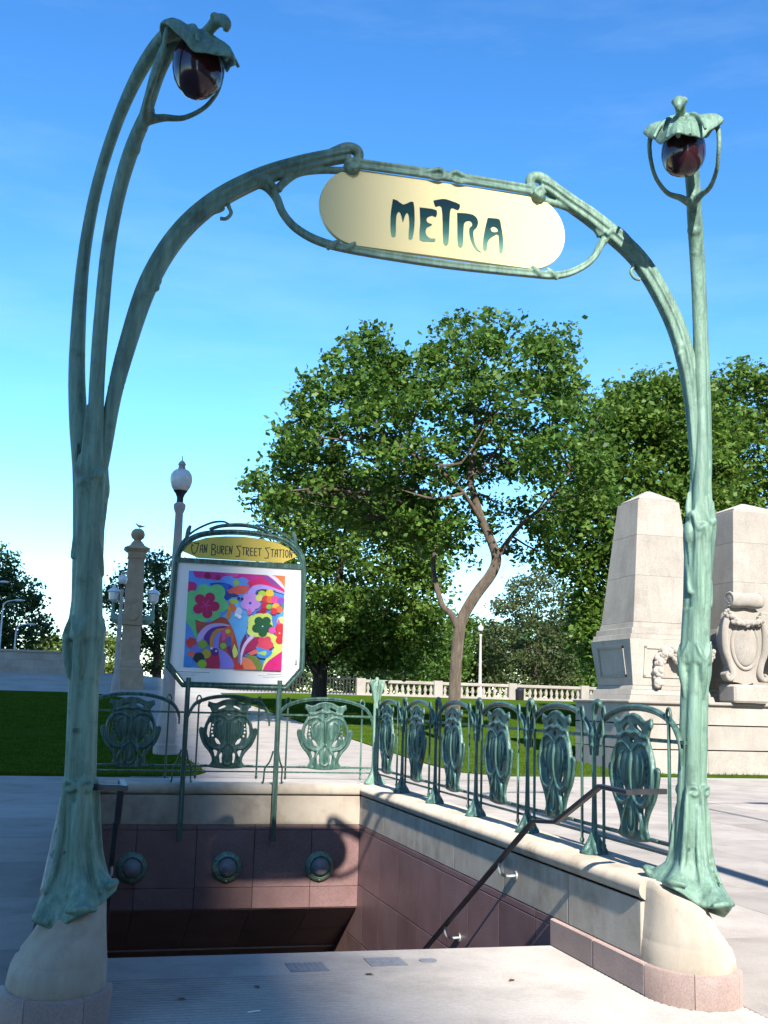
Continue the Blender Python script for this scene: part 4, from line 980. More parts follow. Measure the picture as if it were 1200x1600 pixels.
blob([(720, 980), (830, 1000), (900, 1090), (880, 1150), (800, 1120)], (120, 140, 60)); blob([(690, 1000), (780, 1040), (830, 1150), (680, 1150)], (240, 128, 86)); blob([(600, 1060), (680, 1080), (690, 1150), (600, 1150)], (206, 52, 52))
blob([(1140, 930), (1130, 1180), (920, 1170), (950, 1070), (1050, 990)], (232, 32, 122)); blob([(740, 960), (830, 920), (850, 960), (780, 985)], (240, 110, 100))
band([(800, 770, 40), (720, 860, 34), (680, 960, 26), (668, 1090, 8)], (238, 205, 235))
ao_ = ART.build('artwork', [flat('print_%d' % i, c, .4) for i, c in enumerate(pal)], paper, smooth=0, fix=False)
t = MB()
for k, (x0, x1, z) in enumerate(((.985, 1.36, 1.862), (.985, 1.25, 1.842), (1.0, 1.2, 1.822), (2.03, 2.19, 1.868), (1.93, 2.2, 1.848), (1.98, 2.2, 1.83))):
    xx_ = x0
    while xx_ < x1:
        w = random.uniform(.006, .02); ribbon(t, [(xx_ + ox, z), (xx_ + w + ox, z)], .005 if k in (0, 3) else .003, -.005); xx_ += w + .006
tag(t.build('caption_lines', 'ink', paper, smooth=0, fix=False), kind='stuff')
t = MB(); t.box((2.355 + ox, -.02, 2.02), (.02, .02, .05)); t.build('latch', 'galv', ps, smooth=0)

# ------------------------------------------------------------------ monument
mon = empty('granite_monument', 'pale granite monument with obelisk pylons and carved cartouche behind the right post', 'monument', (14, 25.6, 0))
def mfr(name, cx, cy, lo, hi, z0, z1):
    t = MB(); t.frustum((cx - 14, cy - 25.6), lo, hi, z0, z1); o = t.build(name, 'mon', mon, smooth=0)
    b = o.modifiers.new('b', 'BEVEL'); b.width = .006; b.segments = 1; return o
def pylon(cx, cy, w0, w1, zt, zb=3.72):
    n = 3; cuts = [zb, 4.9, 5.95, zt]
    for a, b in zip(cuts[:-1], cuts[1:]):
        f = lambda z: w0 + (w1 - w0) * (z - zb) / (zt - zb)
        mfr('pylon_block', cx, cy, (f(a),) * 2, (f(b),) * 2, a + .0015, b - .0015)
    mfr('pylon_cap', cx, cy, (w1 - .12,) * 2, (w1 - .12,) * 2, zt, zt + .07); mfr('pylon_cap', cx, cy, (w1 - .12,) * 2, (.12, .12), zt + .07, zt + .34)
    for w, a, b in ((w0 + .06, 3.58, 3.715), (w0 + .22, 3.42, 3.575), (w0 + .34, 3.30, 3.415)): mfr('moulding', cx, cy, (w,) * 2, (w - .04,) * 2, a, b)
    mfr('pedestal_block', cx, cy, (w0 + .14,) * 2, (w0 + .42,) * 2, 2.16, 3.295)
    for w, a, b in ((w0 + .16, 2.06, 2.155), (w0 + .30, 1.93, 2.055), (w0 + .44, 1.80, 1.925)): mfr('moulding', cx, cy, (w + .06,) * 2, (w,) * 2, a, b)
    # recessed panels, proud frames
    for rot in (0, 1):
        t = MB(); hw_ = (w0 + .14) / 2; 
        for a, b, c, d in ((-.72, -.66, 2.36, 3.12), (.66, .72, 2.36, 3.12), (-.72, .72, 2.36, 2.42), (-.72, .72, 3.06, 3.12)):
            zc = (c + d) / 2; ex = .14 * (zc - 2.16) / 1.135
            for s_ in (1,):
                t.rings([[(x, -(hw_ + .14 * (z - 2.16) / 1.135 + e), z) for x, z in ((a, c), (b, c), (b, d), (a, d))] for e in (-.01, .03)])
        o = t.build('panel_frame', 'mon', mon, (cx - 14, cy - 25.6, 0), smooth=0)
        if rot: o.rotation_euler = (0, 0, -math.pi / 2)
pylon(13.96, 26.2, 1.82, 1.16, 6.87); pylon(16.95, 26.5, 1.95, 1.55, 6.80)
for k in range(7):                             # plinth, courses of long blocks running out of the picture
    x0 = 12.72 + 2.1 * k
    for z0, z1, d in ((.0, .62, 0), (.6215, 1.22, 0), (1.2215, 1.7235, 0)):
        o = block('plinth_block', x0 - 14 + .004 - (0 if k else 0), x0 + 2.1 - 14 - .004, -.68, 2.4, z0 + .03, z1, 'mon', mon, 0)
    block('ledge_stone', x0 - 14 - (.06 if k == 0 else -.004), x0 + 2.1 - 14 - .004, -.78, 2.46, 1.725, 1.80, 'mon', mon, .02)
for k in range(2):
    block('parapet_block', 18.3 + 4 * k - 14, 22.2 + 4 * k - 14, .1, 1.6, 1.806, 3.9, 'mon', mon, .015)
# garland swag on the first pedestal
t = MB()
rng = random.Random(4)
def festoon(path, rad):
    for p in catmull(path, 8):
        for k in range(4): t.ell((p[0] + rng.gauss(0, rad * .35), p[1] + rng.gauss(0, rad * .25), p[2] + rng.gauss(0, rad * .3)), (rad * rng.uniform(.4, .7),) * 3, 7, 4)
festoon([(-.42, -.52, 2.18), (-.44, -.56, 2.5), (-.36, -.6, 2.85), (-.2, -.62, 3.0)], .13)
festoon([(-.1, -.62, 3.0), (.2, -.66, 2.72), (.5, -.66, 2.65), (.8, -.66, 2.75), (1.0, -.62, 2.98)], .13)
t.ell((-.14, -.64, 2.98), (.09, .09, .09)); t.build('garland', 'mon', mon, smooth=60)
# cartouche
t = MB(); cx, cyy = 2.13, -.72
out = [(0, 4.55), (.30, 4.45), (.52, 4.25), (.60, 3.95), (.72, 3.7), (.70, 3.3), (.58, 2.95), (.50, 2.7), (.62, 2.5), (.50, 2.32), (.25, 2.28), (0, 2.22)]
full = out + [(-x, z) for x, z in out[-2:0:-1]]; full = [tuple(p) for p in catmull(full + full[:1], 3)[:-1]]
t.plate([[(cx + x, z) for x, z in full]], cyy + .05, cyy + .35)
t.ell((cx, cyy + .06, 3.35), (.40, .16, .62), 24, 14)
for k_ in range(24):
    a = k_ / 24 * 2 * math.pi
    pass
ringp = [(cx + .43 * math.cos(2 * math.pi * k / 24), cyy + .04, 3.33 + .66 * math.sin(2 * math.pi * k / 24), .055) for k in range(25)]
t.tube(ringp, n=10, per=2)
for s_ in (-1, 1):
    t.tube([(cx + s_ * .5, cyy + .05, 4.2, .10), (cx + s_ * .66, cyy + .03, 3.8, .09), (cx + s_ * .66, cyy + .03, 3.2, .10), (cx + s_ * .52, cyy + .03, 2.8, .09), (cx + s_ * .45, cyy, 2.5, .09), (cx + s_ * .58, cyy - .02, 2.36, .07), (cx + s_ * .66, cyy - .02, 2.46, .05), (cx + s_ * .58, cyy - .02, 2.52, .04)], n=10)
rs = []
for k in range(40):                            # rolled scroll on top
    a = k * .42; r = .235 - .0052 * k; rs.append((r * math.cos(a), r * math.sin(a)))
for xx_ in np.linspace(-.5, .5, 2): t.tube([(cx + xx_, cyy + a, 4.60 + b, .03) for a, b in rs[::2]], n=8, per=2)
t.rings([[(cx + xx_, cyy + r_ * math.cos(k * .3142), 4.60 + r_ * math.sin(k * .3142)) for k in range(20)] for xx_, r_ in ((-.52, .17), (-.49, .21), (-.3, .235), (0, .20), (.3, .235), (.49, .21), (.52, .17))])
festoon([(cx - .62, cyy - .02, 4.25), (cx - .4, cyy - .12, 4.02), (cx, cyy - .16, 3.94), (cx + .4, cyy - .12, 4.02), (cx + .62, cyy - .02, 4.25)], .11)
festoon([(cx + .75, cyy + .15, 3.6), (cx + 1.1, cyy + .15, 3.0), (cx + 1.5, cyy + .2, 2.6), (cx + 2.0, cyy + .25, 2.4)], .22)
car = t.build('cartouche', 'mon', mon, smooth=50)
for v in car.data.vertices: v.co = Vector((cx - .22 + (v.co.x - cx) * .84, v.co.y, 2.25 + (v.co.z - 2.22) * .88))
block('cartouche_bracket', cx - .70, cx + .26, -.95, -.2, 1.806, 2.25, 'mon', mon, .05)

# ------------------------------------------------------------------ park lamps, column, balustrade, wall
def park_lamp(label, x, y, s=1.0):
    z = terrain(x, y); w = empty('park_lamp', label, 'street lamp', (x, y, z), group='park lamps with acorn globes'); w.scale = (s, s, s); return w
def lamp_parts(w):
    t = MB(); n = 16
    t.lathe([(.30, 0), (.30, .25), (.26, .30), (.25, .9), (.21, 1.0), (.165, 1.15), (.15, 2.2), (.125, 4.2), (.10, 5.9), (.10, 6.05), (.13, 6.12), (.15, 6.2), (.15, 6.28), (.09, 6.33)], n=n); t.build('pole', 'lamp_conc', w, smooth=30)
    t = MB(); t.lathe([(.085, 6.32), (.085, 6.46), (.12, 6.55), (.18, 6.63), (.175, 6.64)], n=n); t.build('collar', 'black', w)
    t = MB(); t.lathe([(.175, 6.635), (.24, 6.74), (.275, 6.86), (.28, 6.95), (.26, 7.06), (.20, 7.15), (.13, 7.19), (.01, 7.2)], n=20); t.build('globe', 'milk', w, smooth=60)
    t = MB(); t.lathe([(.17, 7.17), (.10, 7.2), (.085, 7.26), (.085, 7.30), (.105, 7.32), (.09, 7.35), (.06, 7.40), (.015, 7.43), (.008, 7.55), (.001, 7.57)], n=14); t.build('finial', 'lamp_conc', w, smooth=50)
l1 = park_lamp('tall shaded park lamp with acorn globe rising behind the poster stand', 2.02, 28.2, .985); lamp_parts(l1)
for lab, x, y, s in (('smaller shaded park lamp in front of the stone column', 1.72, 65, .94), ('far sunlit park lamp beyond the balustrade right of the tree trunk', 37.2, 104, .98)):
    c = copy_tree(l1, (x, y, terrain(x, y)), scale=(s,) * 3); c['label'] = lab

cw_ = empty('stone_column', 'brown stone column with ball top and lantern arms beside the walkway', 'column', (2.66, 72, terrain(2.66, 72) - .1))
def cpart(name, mat, fn, smooth=35): t = MB(); fn(t); return t.build(name, mat, cw_, smooth=smooth)
cpart('base', 'col_stone', lambda t: (t.frustum((0, 0), (1.75, 1.75), (1.70, 1.70), 0, 1.25), t.frustum((0, 0), (1.60, 1.60), (1.40, 1.40), 1.25, 1.42), t.frustum((0, 0), (1.5, 1.5), (1.42, 1.42), 1.42, 1.6), t.frustum((0, 0), (1.36, 1.36), (1.2, 1.2), 1.6, 1.85)), 0)
cpart('shaft', 'col_stone', lambda t: (t.frustum((0, 0), (1.18, 1.18), (1.08, 1.08), 1.85, 4.0), t.frustum((0, 0), (1.3, 1.3), (1.3, 1.3), 4.0, 4.12), t.frustum((0, 0), (1.16, 1.16), (.98, .98), 4.12, 8.2)), 0)
cpart('capital', 'col_stone', lambda t: (t.frustum((0, 0), (1.1, 1.1), (1.1, 1.1), 8.2, 8.28), t.frustum((0, 0), (1.0, 1.0), (1.08, 1.08), 8.28, 8.62), t.frustum((0, 0), (1.2, 1.2), (1.6, 1.6), 8.62, 8.8), t.frustum((0, 0), (1.6, 1.6), (.9, .9), 8.8, 9.0), t.frustum((0, 0), (.9, .9), (.75, .75), 9.0, 9.15)), 0)
cpart('ball', 'col_stone', lambda t: (t.lathe([(.36, 9.15), (.34, 9.25), (.22, 9.35), (.26, 9.42), (.38, 9.52), (.43, 9.68), (.43, 9.8), (.36, 9.98), (.22, 10.1), (.01, 10.13)], n=20),), 50)
cpart('medallion', 'col_stone', lambda t: (t.ell((0, -.6, 4.75), (.42, .12, .52), 20, 10),), 50)
for s_ in (-1, 1):
    ar = cpart('lantern_arm', 'patina', lambda t: (t.tube([(s_ * .5, 0, 4.35, .3), (s_ * .9, 0, 4.35, .3), (s_ * 1.15, 0, 4.5, .22), (s_ * 1.22, 0, 4.9, .1), (s_ * 1.22, 0, 5.4, .08)], n=10),), 40)
    t = MB(); t.lathe([(.12, 5.4), (.3, 5.55), (.34, 6.0), (.42, 6.05), (.30, 6.2), (.1, 6.32), (.04, 6.5), (.01, 6.55)], (s_ * 1.22, 0, 0), n=8); t.build('lantern', 'milk', ar, smooth=30)
t = MB(); bird_l = (2.75, 72, terrain(2.66, 72) - .1 + 10.13)
t.tube([(-.26, 0, .14, .01), (-.16, 0, .14, .05), (0, 0, .15, .085), (.12, 0, .19, .06), (.18, 0, .26, .04), (.22, 0, .285, .045), (.27, 0, .28, .02), (.32, 0, .27, .006)], n=10)
t.tube([(0, .02, .09, .012), (0, .02, .0, .012)], n=6, smooth=False); t.tube([(.03, -.02, .09, .012), (.03, -.02, .0, .012)], n=6, smooth=False)
for s_ in (-1, 1): t.tube([(.08, s_ * .07, .18, .03), (-.1, s_ * .075, .16, .03), (-.34, s_ * .03, .16, .008)], n=8)
bd = t.build('bird', 'feather', None, bird_l); bd.rotation_euler = (0, 0, math.pi); tag(bd, 'small grey bird perched on the stone column ball', 'bird')

ww = empty('stone_wall', 'low pale stone wall along the ramp at the far left', 'wall', (0, 80.5, 0))
for k in range(16):
    x1 = 1.3 - 2.6 * k; z = 2.45
    for z0, z1 in ((2.3, 3.1), (3.105, 3.7), (3.705, 4.2)): block('wall_block', x1 - 2.595, x1, 0, .6, z0, z1, 'mon', ww, .01)
    block('wall_cap', x1 - 2.595, x1, -.08, .68, 4.205, 4.36, 'mon', ww, .02)

bal = empty('stone_balustrade', 'pale stone balustrade with turned balusters across the far lawn', 'balustrade', (0, 79.0, 1.95))
t = MB(); t.lathe([(.13, 0), (.13, .06), (.085, .10), (.07, .16), (.125, .32), (.12, .42), (.06, .62), (.075, .68), (.12, .70), (.12, .74)], n=10); B0 = t.build('baluster', 'marble', bal, (13.4, 0, .17), smooth=50)
x = 19.2; first = True
while x < 46:
    block('balustrade_pier', x - .32, x + .32, -.24, .24, .0, 1.22, 'marble', bal, .02)
    block('base_rail', x + .325, x + 5.475, -.2, .2, 0, .165, 'marble', bal, .015); block('top_rail', x + .33, x + 5.47, -.2, .2, .92, 1.14, 'marble', bal, .03)
    for k in range(12):
        if first and k == 0: B0.location = (x + .55, 0, .17); first = False
        else: link_copy(B0, None, bal, (x + .55 + .43 * k, 0, .17))
    x += 5.8
fen = empty('iron_fence', 'dark iron fence between the poster and the pale balustrade', 'fence', (0, 79.0, 1.95))
for z_, h_ in ((.12, .07), (1.12, .09)): block('fence_rail', 8.5, 18.8, -.03, .03, z_, z_ + h_, 'black', fen, .005)
for k in range(42): block('picket', 8.6 + .245 * k, 8.66 + .245 * k, -.03, .03, 0, 1.32, 'black', fen, 0)
t = MB(); t.lathe([(.26, 0), (.3, .08), (.31, .7), (.33, .74), (.30, .8), (.1, .95), (.02, .97)], n=14); o = t.build('litter_bin', 'black', None, (30.6, 77.0, terrain(30.6, 77))); tag(o, 'small dark bin standing on the lawn before the balustrade', 'bin')

for lab, x, y, h, arm in (('tall cobra head street lamp at the left edge above the stone wall', -9.05, 128, 8.1, 1.6), ('shorter cobra head street lamp in front of the dark tree', -7.85, 134, 5.9, 1.6), ('highest street lamp cut off by the left picture edge', -10.2, 120, 9.3, 1.6)):
    z = terrain(x, y); w = empty('street_lamp', lab, 'street lamp', (x, y, z), group='cobra head lamps beyond the wall')
    t = MB(); t.tube([(0, 0, 0, .12), (0, 0, h - 1.2, .085), (.15, 0, h - .3, .07), (.6, 0, h, .06), (arm - .4, 0, h + .12, .05)], n=8); t.build('pole', 'dullmetal', w)
    t = MB(); t.ell((arm, 0, h + .12), (.55, .22, .13), 12, 6); t.build('head', 'dullmetal', w)

# ------------------------------------------------------------------ trees
def tree(label, poly, Y, mat, leaf, nclump, per, sig, limbs, bark, seed, depth=.42, branches=50, gap=.0, name='tree', group=None, zflat=.62, up=.4, clear=()):
    rng = np.random.default_rng(seed); P = np.array(poly, float); bx, bz = limbs[0][0][0], limbs[0][0][2]
    w = empty(name, label, 'tree', (bx, limbs[0][0][1], bz), group=group); O = np.array((bx, limbs[0][0][1], bz))
    mn, mx = P.min(0), P.max(0); W = mx[0] - mn[0]
    pts = rng.uniform(mn, mx, (nclump * 8, 2)); pts = pts[inpoly(pts, P)]; d = edgedist(pts, P); dm = d.max()
    keep = d > sig * .55; pts = pts[keep][:nclump]; d = d[keep][:nclump]; n = len(pts)
    half = depth * W * np.sqrt(np.clip(d / dm, 0, 1)) * .95
    u = rng.uniform(-1, 1, n); yy_ = np.sign(u) * np.abs(u) ** .7 * half
    C = np.c_[pts[:, 0], Y + yy_, pts[:, 1]]
    if gap > 0:
        f = np.sin(C[:, 0] * 1.7 + seed) * np.sin(C[:, 2] * 1.9 + 1.3 * seed) * np.sin(C[:, 1] * 1.3); C = C[f < 1 - gap]; n = len(C)
    for cx_, cz_, cr_ in clear:                       # keep the view of the trunk open on the near side
        ok = ~((np.hypot(C[:, 0] - cx_, C[:, 2] - cz_) < cr_) & (C[:, 1] < Y + 1.0)); C = C[ok]
    n = len(C)
    # twiggy skeleton
    t = MB()
    for lb in limbs: t.tube([(*(np.array(p[:3]) - O), p[3]) for p in lb], n=10, per=4)
    nodes = np.array([p[:3] for lb in limbs for p in [tuple(q) for q in catmull(lb, 4)]]); top = limbs[0][0][2] + .35 * (mx[1] - limbs[0][0][2])
    nodes = nodes[nodes[:, 2] > min(top, nodes[:, 2].max() - .5)]
    for k in rng.choice(n, min(branches, n), replace=False):
        c = C[k]; dd = np.linalg.norm((nodes - c) * (1, 1, 1.4), axis=1) + 2.0 * np.clip(nodes[:, 2] - c[2], 0, None); s = nodes[dd.argmin()]
        L = np.linalg.norm(c - s); r0 = min(.10, .018 + .011 * L)
        m1 = s + (c - s) * .35 + rng.normal(0, .08 * L, 3) + (0, 0, -.04 * L); m2 = s + (c - s) * .7 + rng.normal(0, .07 * L, 3)
        t.tube([(*(s - O), r0), (*(m1 - O), r0 * .75), (*(m2 - O), r0 * .5), (*(c - O), r0 * .2)], n=5, per=2)
    t.build('trunk', bark, w, smooth=60)
    # leaves
    k = rng.poisson(per, n).clip(8); idx = np.repeat(np.arange(n), k); m_ = len(idx)
    scl = rng.uniform(.6, 1.25, n)[idx][:, None]
    pos = C[idx] + np.clip(rng.normal(0, 1, (m_, 3)), -1.9, 1.9) * (sig, sig, sig * zflat) * scl
    nor = rng.normal(0, 1, (m_, 3)); nor[:, 2] = np.abs(nor[:, 2]) + up; nor /= np.linalg.norm(nor, axis=1)[:, None]
    a = rng.normal(0, 1, (m_, 3)); a -= nor * (a * nor).sum(1)[:, None]; a /= np.linalg.norm(a, axis=1)[:, None]; b = np.cross(nor, a)
    l_ = leaf * rng.uniform(.4, 1.35, m_)[:, None]; wd = l_ * rng.uniform(.30, .42, m_)[:, None]
    V = np.zeros((m_, 4, 3)); V[:, 0] = pos - a * l_ * .5; V[:, 1] = pos + b * wd - nor * l_ * .08; V[:, 2] = pos + a * l_ * .5; V[:, 3] = pos - b * wd - nor * l_ * .08
    raw_mesh('crown', (V - O).reshape(-1, 3), 4, mat, w)
    return w

Y = 34
T1 = [(4.32, 8.32), (4.47, 9.24), (5.31, 9.52), (5.23, 10.34), (5.91, 11.03), (5.79, 11.65), (7.02, 11.99), (6.55, 13.33), (7.49, 13.65), (8.5, 13.7), (8.26, 12.98), (9.14, 12.6), (10.0, 13.06), (10.65, 13.58), (11.12, 14.63), (12.21, 14.65), (13.01, 14.52), (13.14, 13.74), (15.0, 14.23), (15.85, 13.71), (15.23, 13.03), (15.47, 12.19), (16.18, 11.59), (17.01, 10.54), (16.29, 9.37), (16.64, 8.3), (15.58, 7.36), (14.56, 6.44), (13.21, 6.04), (12.33, 6.1), (11.46, 5.84), (10.59, 5.99), (9.72, 6.56), (8.45, 6.89), (7.2, 7.11), (6.16, 7.55), (5.36, 7.29), (4.76, 7.44)]
tz = terrain(11.26, Y)
tree('broad leafy tree with bent grey trunk on the lawn behind the railing', T1, Y, 'leaf_a', .205, 480, 92, .32,
     [[(11.28, Y, tz - .1, .30), (11.3, Y, tz + .5, .22), (11.34, Y, 2.57, .195), (11.42, Y, 3.7, .195), (11.55, Y, 4.3, .185), (11.95, Y - .1, 5.05, .19), (12.38, Y - .3, 5.7, .18), (12.52, Y - .4, 6.2, .17), (12.34, Y - .4, 6.75, .15), (12.02, Y - .3, 7.5, .13), (11.80, Y - .2, 8.3, .115), (11.73, Y, 8.9, .10), (11.9, Y, 10.2, .07), (11.7, Y, 12.2, .035)],
      [(11.42, Y, 3.9, .13), (11.15, Y, 4.4, .11), (10.83, Y, 4.72, .09), (10.62, Y + .3, 5.9, .08), (10.75, Y + .6, 7.25, .07), (9.9, Y + .8, 9.0, .05), (8.6, Y + .8, 10.8, .03)],
      [(12.5, Y - .4, 6.2, .10), (12.85, Y - .6, 6.8, .08), (13.25, Y - .8, 7.35, .07), (14.05, Y - 1.0, 8.1, .05), (15.2, Y - .8, 9.6, .03)],
      [(12.1, Y - .3, 7.3, .07), (10.8, Y - 1.2, 8.4, .06), (8.8, Y - 1.8, 9.2, .04), (6.4, Y - 1.6, 9.4, .02)],
      [(11.75, Y, 8.8, .07), (13.2, Y + 1, 10.4, .05), (14.4, Y + 1.2, 12.4, .03)]], 'bark', 11, .38, 130, .34,
     clear=[(11.5, 4.4, 1.3), (12.1, 5.4, 1.25), (12.5, 6.2, 1.2), (12.25, 7.0, 1.0), (11.95, 7.8, .85), (11.75, 8.7, .75), (13.2, 7.3, .6), (13.9, 8.0, .5), (10.8, 5.2, .6)])
Y = 50
k50 = 50 / 48
T2 = [(6.79, 9.57), (7.54, 10.48), (8.93, 11.45), (11.26, 11.64), (13.06, 11.19), (14.59, 10.42), (15.54, 8.72), (15.28, 6.37), (15.33, 4.37), (14.75, 3.21), (13.29, 2.74), (11.55, 2.82), (9.84, 2.71), (8.45, 2.5), (7.86, 3.24), (8.05, 5.17), (7.42, 6.8)]
T2 = [(x * k50, 1.6 + (z - 1.6) * k50) for x, z in T2]
tz = terrain(10.3, Y)
tree('dense dark green tree with low branches behind the poster stand', T2, Y, 'leaf_b', .24, 680, 58, .42, [[(10.3, Y, tz - .1, .42), (10.25, Y, 2.2, .34), (10.4, Y, 4, .28), (10.9, Y, 6.5, .2), (11.2, Y, 9.5, .08)], [(10.3, Y, 2.4, .2), (9.4, Y - .5, 3.8, .14), (8.6, Y - .8, 6, .06)], [(10.4, Y, 3.4, .2), (12.4, Y - .6, 5, .14), (14.2, Y - .8, 7, .05)]], 'darkbark', 12, .40, 30, .0)
Y = 42
T3 = [(18.26, 9.45), (19.11, 11.12), (19.25, 12.77), (19.11, 13.86), (20.58, 14.55), (20.88, 15.42), (22.38, 15.58), (23.45, 16.12), (24.82, 15.54), (26.04, 14.52), (26.27, 11.13), (25.58, 8.31), (24.35, 7.15), (21.95, 4.37), (20.8, 3.29), (19.95, 3.0), (18.83, 4.76), (19.39, 6.08), (17.98, 7.31)]
tz = terrain(22.5, Y)
tree('large bright green tree rising behind the nearer obelisk', T3, Y, 'leaf_b', .25, 640, 80, .42, [[(22.5, Y, tz - .1, .45), (22.4, Y, 3, .38), (22.3, Y, 6, .3), (22.6, Y, 10, .18), (22.8, Y, 14, .06)], [(22.35, Y, 4, .24), (20.8, Y - .6, 6.5, .16), (19.6, Y - 1, 9, .06)], [(22.3, Y, 5, .24), (24.2, Y - .6, 8, .16), (25.2, Y - 1, 12, .06)]], 'darkbark', 13, .45, 50, .0)
Y = 46
T3b = [(26.09, 11.83), (27.16, 15.62), (28.05, 17.28), (28.93, 18.0), (31.02, 17.9), (33.92, 18.86), (36.74, 16.53), (37.94, 11.46), (35.87, 6.65), (30.63, 5.2), (27.0, 5.5)]
tz = terrain(31, Y)
tree('large leafy tree at the right edge behind the second pylon', T3b, Y, 'leaf_b', .27, 560, 84, .48, [[(31, Y, tz - .1, .5), (31, Y, 4, .42), (31.2, Y, 8, .32), (31.6, Y, 13, .18), (31.8, Y, 16, .06)], [(31, Y, 5, .24), (28.8, Y - 1, 9, .14), (28, Y - 1, 13, .06)], [(31, Y, 6, .24), (34, Y - 1, 10, .14), (35.5, Y - 1, 14, .06)]], 'darkbark', 14, .42, 40, .0)
Y = 115
T4 = [(-15.87, 14.67), (-12.55, 16.77), (-8.93, 16.05), (-7.78, 15.17), (-6.92, 13.32), (-5.07, 12.79), (-4.25, 11.57), (-4.75, 10.28), (-3.43, 8.77), (-3.39, 6.58), (-4.48, 5.17), (-8.02, 4.85), (-14.98, 4.89)]
Y4 = 142; k4 = Y4 / 115; T4 = [(x * k4, 1.6 + (z - 1.6) * k4) for x, z in T4]
tree('dark rounded tree against the sky at the left edge', T4, Y4, 'leaf_c', .5, 420, 42, .75, [[(-12, Y4, 2.8, .6), (-12, Y4, 6, .5), (-11.5, Y4, 12, .25), (-11.3, Y4, 17, .08)]], 'darkbark', 15, .42, 20)
Y = 105
T5 = [(0.63, 8.61), (1.24, 12.15), (2.33, 12.8), (4.01, 13.49), (5.1, 14.62), (6.55, 14.83), (8.97, 13.78), (10.35, 10.26), (9.99, 6.1), (8.37, 3.7), (5.52, 3.31), (4.25, 5.29), (2.47, 6.38), (1.79, 8.09)]
tree('dark open tree behind the stone column', T5, Y, 'leaf_c', .36, 300, 36, .55, [[(6.4, Y, 2.6, .45), (6.3, Y, 5, .36), (6.0, Y, 9, .2), (5.8, Y, 13, .07)], [(6.3, Y, 5, .2), (3.8, Y, 9, .12), (2.4, Y, 11.5, .05)]], 'darkbark', 16, .42, 30, .15)
spots = [('far dark green tree beyond the balustrade behind the poster', 33, 135, 13, 12, 'leaf_c'), ('far green tree beyond the balustrade left of the bent trunk', 42, 140, 14, 12.5, 'leaf_a'), ('far tree beyond the balustrade just right of the bent trunk', 51, 150, 13, 12, 'leaf_b'),
         ('far olive tree beyond the balustrade behind the sunlit lamp', 57, 138, 15, 17.5, 'leaf_d'), ('far green tree between the sunlit lamp and the obelisk', 65, 146, 14, 13, 'leaf_a'), ('far tree beyond the balustrade beside the obelisk foot', 72, 150, 15, 12, 'leaf_b'), ('far tree hidden mostly by the monument', 84, 150, 16, 14, 'leaf_a'), ('far dark tree low on the horizon left of the poster tree', 23, 150, 13, 11, 'leaf_c')]
for i, (lab, x, y, wd, h, mt_) in enumerate(spots):
    rng = random.Random(40 + i); z0 = 2.1; pg = []
    for k in range(22):
        a = 2 * math.pi * k / 22; rr = rng.uniform(.82, 1.12)
        pg.append((x + wd / 2 * rr * math.cos(a), max(z0 - .1, z0 + h * .46 + h * .54 * rr * math.sin(a))))
    tree(lab, pg, y, mt_, .46, 330, 40, .7, [[(x, y, z0 - .2, .3), (x, y, z0 + 2, .24), (x + .3, y, z0 + h * .5, .15), (x + .2, y, z0 + h * .85, .05)]], 'darkbark', 60 + i, .45, 14, 0, group='far trees beyond the balustrade')
for i, (lab, x, y, wd, h) in enumerate((('bright lime green rounded bush line left, far beyond the stone wall', -5.5, 215, 12, 9.5), ('bright green far bush just left of the stone column', 3.5, 225, 13, 11))):
    rng = random.Random(80 + i); pg = []
    for k in range(18):
        a = 2 * math.pi * k / 18; rr = rng.uniform(.9, 1.08); pg.append((x + wd / 2 * rr * math.cos(a), 3.0 + h * .45 + h * .5 * rr * math.sin(a)))
    tree(lab, pg, y, 'leaf_e', .6, 200, 40, .8, [[(x, y, 2.5, .3), (x, y, 5, .25), (x, y, 8, .1)]], 'darkbark', 90 + i, .45, 6, 0, group='far bright bushes')

# a far wood that reads as one mass behind the balustrade
rng = np.random.default_rng(5); n = 30000
u = rng.uniform(0, 1, n); xw = 22 + 110 * u; yw = 172 + rng.normal(0, 5, n)
hh_ = 11.0 + 2.2 * np.sin(xw * .21) + 1.4 * np.sin(xw * .53 + 1) + .8 * np.sin(xw * 1.3)
zw = 1.8 + hh_ * rng.uniform(0, 1, n) ** .75
pos = np.c_[xw, yw, zw]; nor = rng.normal(0, 1, (n, 3)); nor[:, 2] = np.abs(nor[:, 2]) + .5; nor /= np.linalg.norm(nor, axis=1)[:, None]
a = rng.normal(0, 1, (n, 3)); a -= nor * (a * nor).sum(1)[:, None]; a /= np.linalg.norm(a, axis=1)[:, None]; b = np.cross(nor, a); l_ = rng.uniform(.5, 1.0, n)[:, None]
V = np.stack([pos - a * l_ * .5, pos + b * l_ * .35, pos + a * l_ * .5, pos - b * l_ * .35], 1)
tag(raw_mesh('far_wood', V.reshape(-1, 3), 4, 'leaf_a'), 'far green wood forming one mass behind the balustrade', 'wood', kind='stuff')

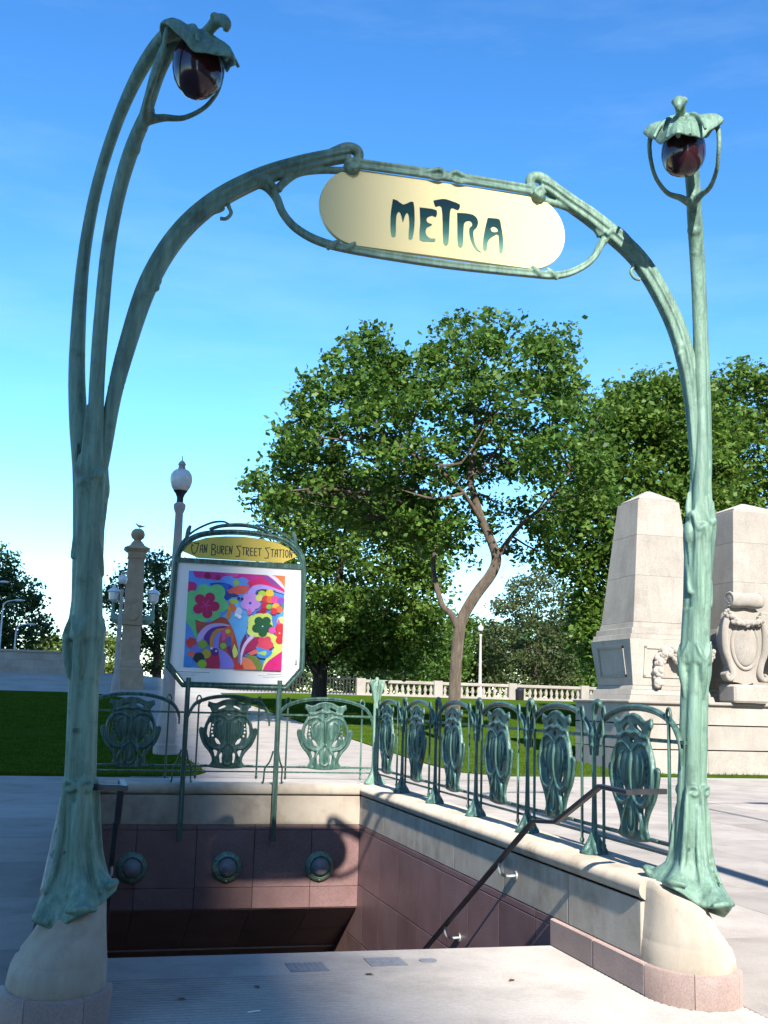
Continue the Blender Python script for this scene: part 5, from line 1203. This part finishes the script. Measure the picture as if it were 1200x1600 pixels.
# ------------------------------------------------------------------ litter on the landing and pavement
t = MB(); t.v = [(0, -.03, .003), (.016, 0, .010), (0, .035, .004), (-.016, 0, .008)]; t.face(0, 1, 2, 3); LF = t.build('fallen_leaf', 'dry_leaf', None, smooth=0, fix=False)
for i, (x, y, r_, lab) in enumerate(((1.05, 6.55, .4, 'tiny dry leaf on the shaded left of the landing'), (.62, 6.35, 1.3, 'tiny dry leaf near the left pedestal'), (2.55, 6.5, 2.2, 'tiny dry leaf on the sunlit right of the landing'), (1.75, 6.75, .9, 'tiny dry leaf just before the metal plates'), (9.4, 14.2, 2.0, 'dry leaf on the pavement right of the right post'))):
    o = LF if i == 0 else link_copy(LF); o.location = (x, y, .003); o.rotation_euler = (0, 0, r_); tag(o, lab, 'leaf', 'fallen dry leaves')
t = MB(); t.tube([(0, 0, .006, .004), (.07, .0, .006, .004)], n=8, smooth=False); o = t.build('paper_scrap', 'white_paper', None, (.93, 6.05, .002)); o.rotation_euler = (0, 0, .3); tag(o, 'small white paper scrap on the shaded landing', 'litter')

# ------------------------------------------------------------------ the street wall behind the viewer, whose gap lets the sun through
def tower(label, x0, x1, y0, y1, h):
    w = empty('office_tower', label, 'building', ((x0 + x1) / 2, y1, 0))
    t = MB(); t.box((0, (y0 - y1) / 2, h / 2 - .05), (x1 - x0, y1 - y0, h)); t.build('wall', 'tower', w, smooth=0)
    t = MB(); W = x1 - x0
    for i in range(int(h // 12)):
        t.box((0, .06, 6 + 12 * i), (W - 4, .2, 6))
    t.build('window_bands', 'glass_far', w, smooth=0)
tn = math.tan(SUN_AZ)
tower('tall tower behind the viewer whose edge shades the left side', -75, 1.95 - tn * (155 + 6.1), -155, -120, 190)
tower('second tower behind the viewer right of the street gap', 17.4 - tn * (120 + 25), 80, -150, -120, 92)
tower('long office block added behind the viewer far right to cut sky light', 83, 240, -150, -112, 110)  # unseen block, added to hold back skylight from the shaded fronts
# poles beyond the right edge whose shadows cross the pavement
for lab, x, y, h, r0 in (('thick street lamp pole just outside the right edge', 5.95, 2.2, 11.5, .13), ('thin signal pole farther outside the right edge', 9.35, 4.0, 9.0, .05)):
    w = empty('street_lamp', lab, 'street lamp', (x, y, 0)); t = MB(); t.lathe([(r0 * 1.6, 0), (r0 * 1.5, .5), (r0, .7), (r0 * .8, h - .3), (r0 * .6, h), (.01, h + .02)], n=16); t.build('pole', 'dullmetal', w)
    t = MB(); t.tube([(0, 0, h - .2, r0 * .5), (.5, 0, h + .2, r0 * .4), (1.5, 0, h + .3, r0 * .4)], n=8); t.ell((1.7, 0, h + .28), (.4, .16, .1), 12, 6); t.build('lamp_arm', 'dullmetal', w)
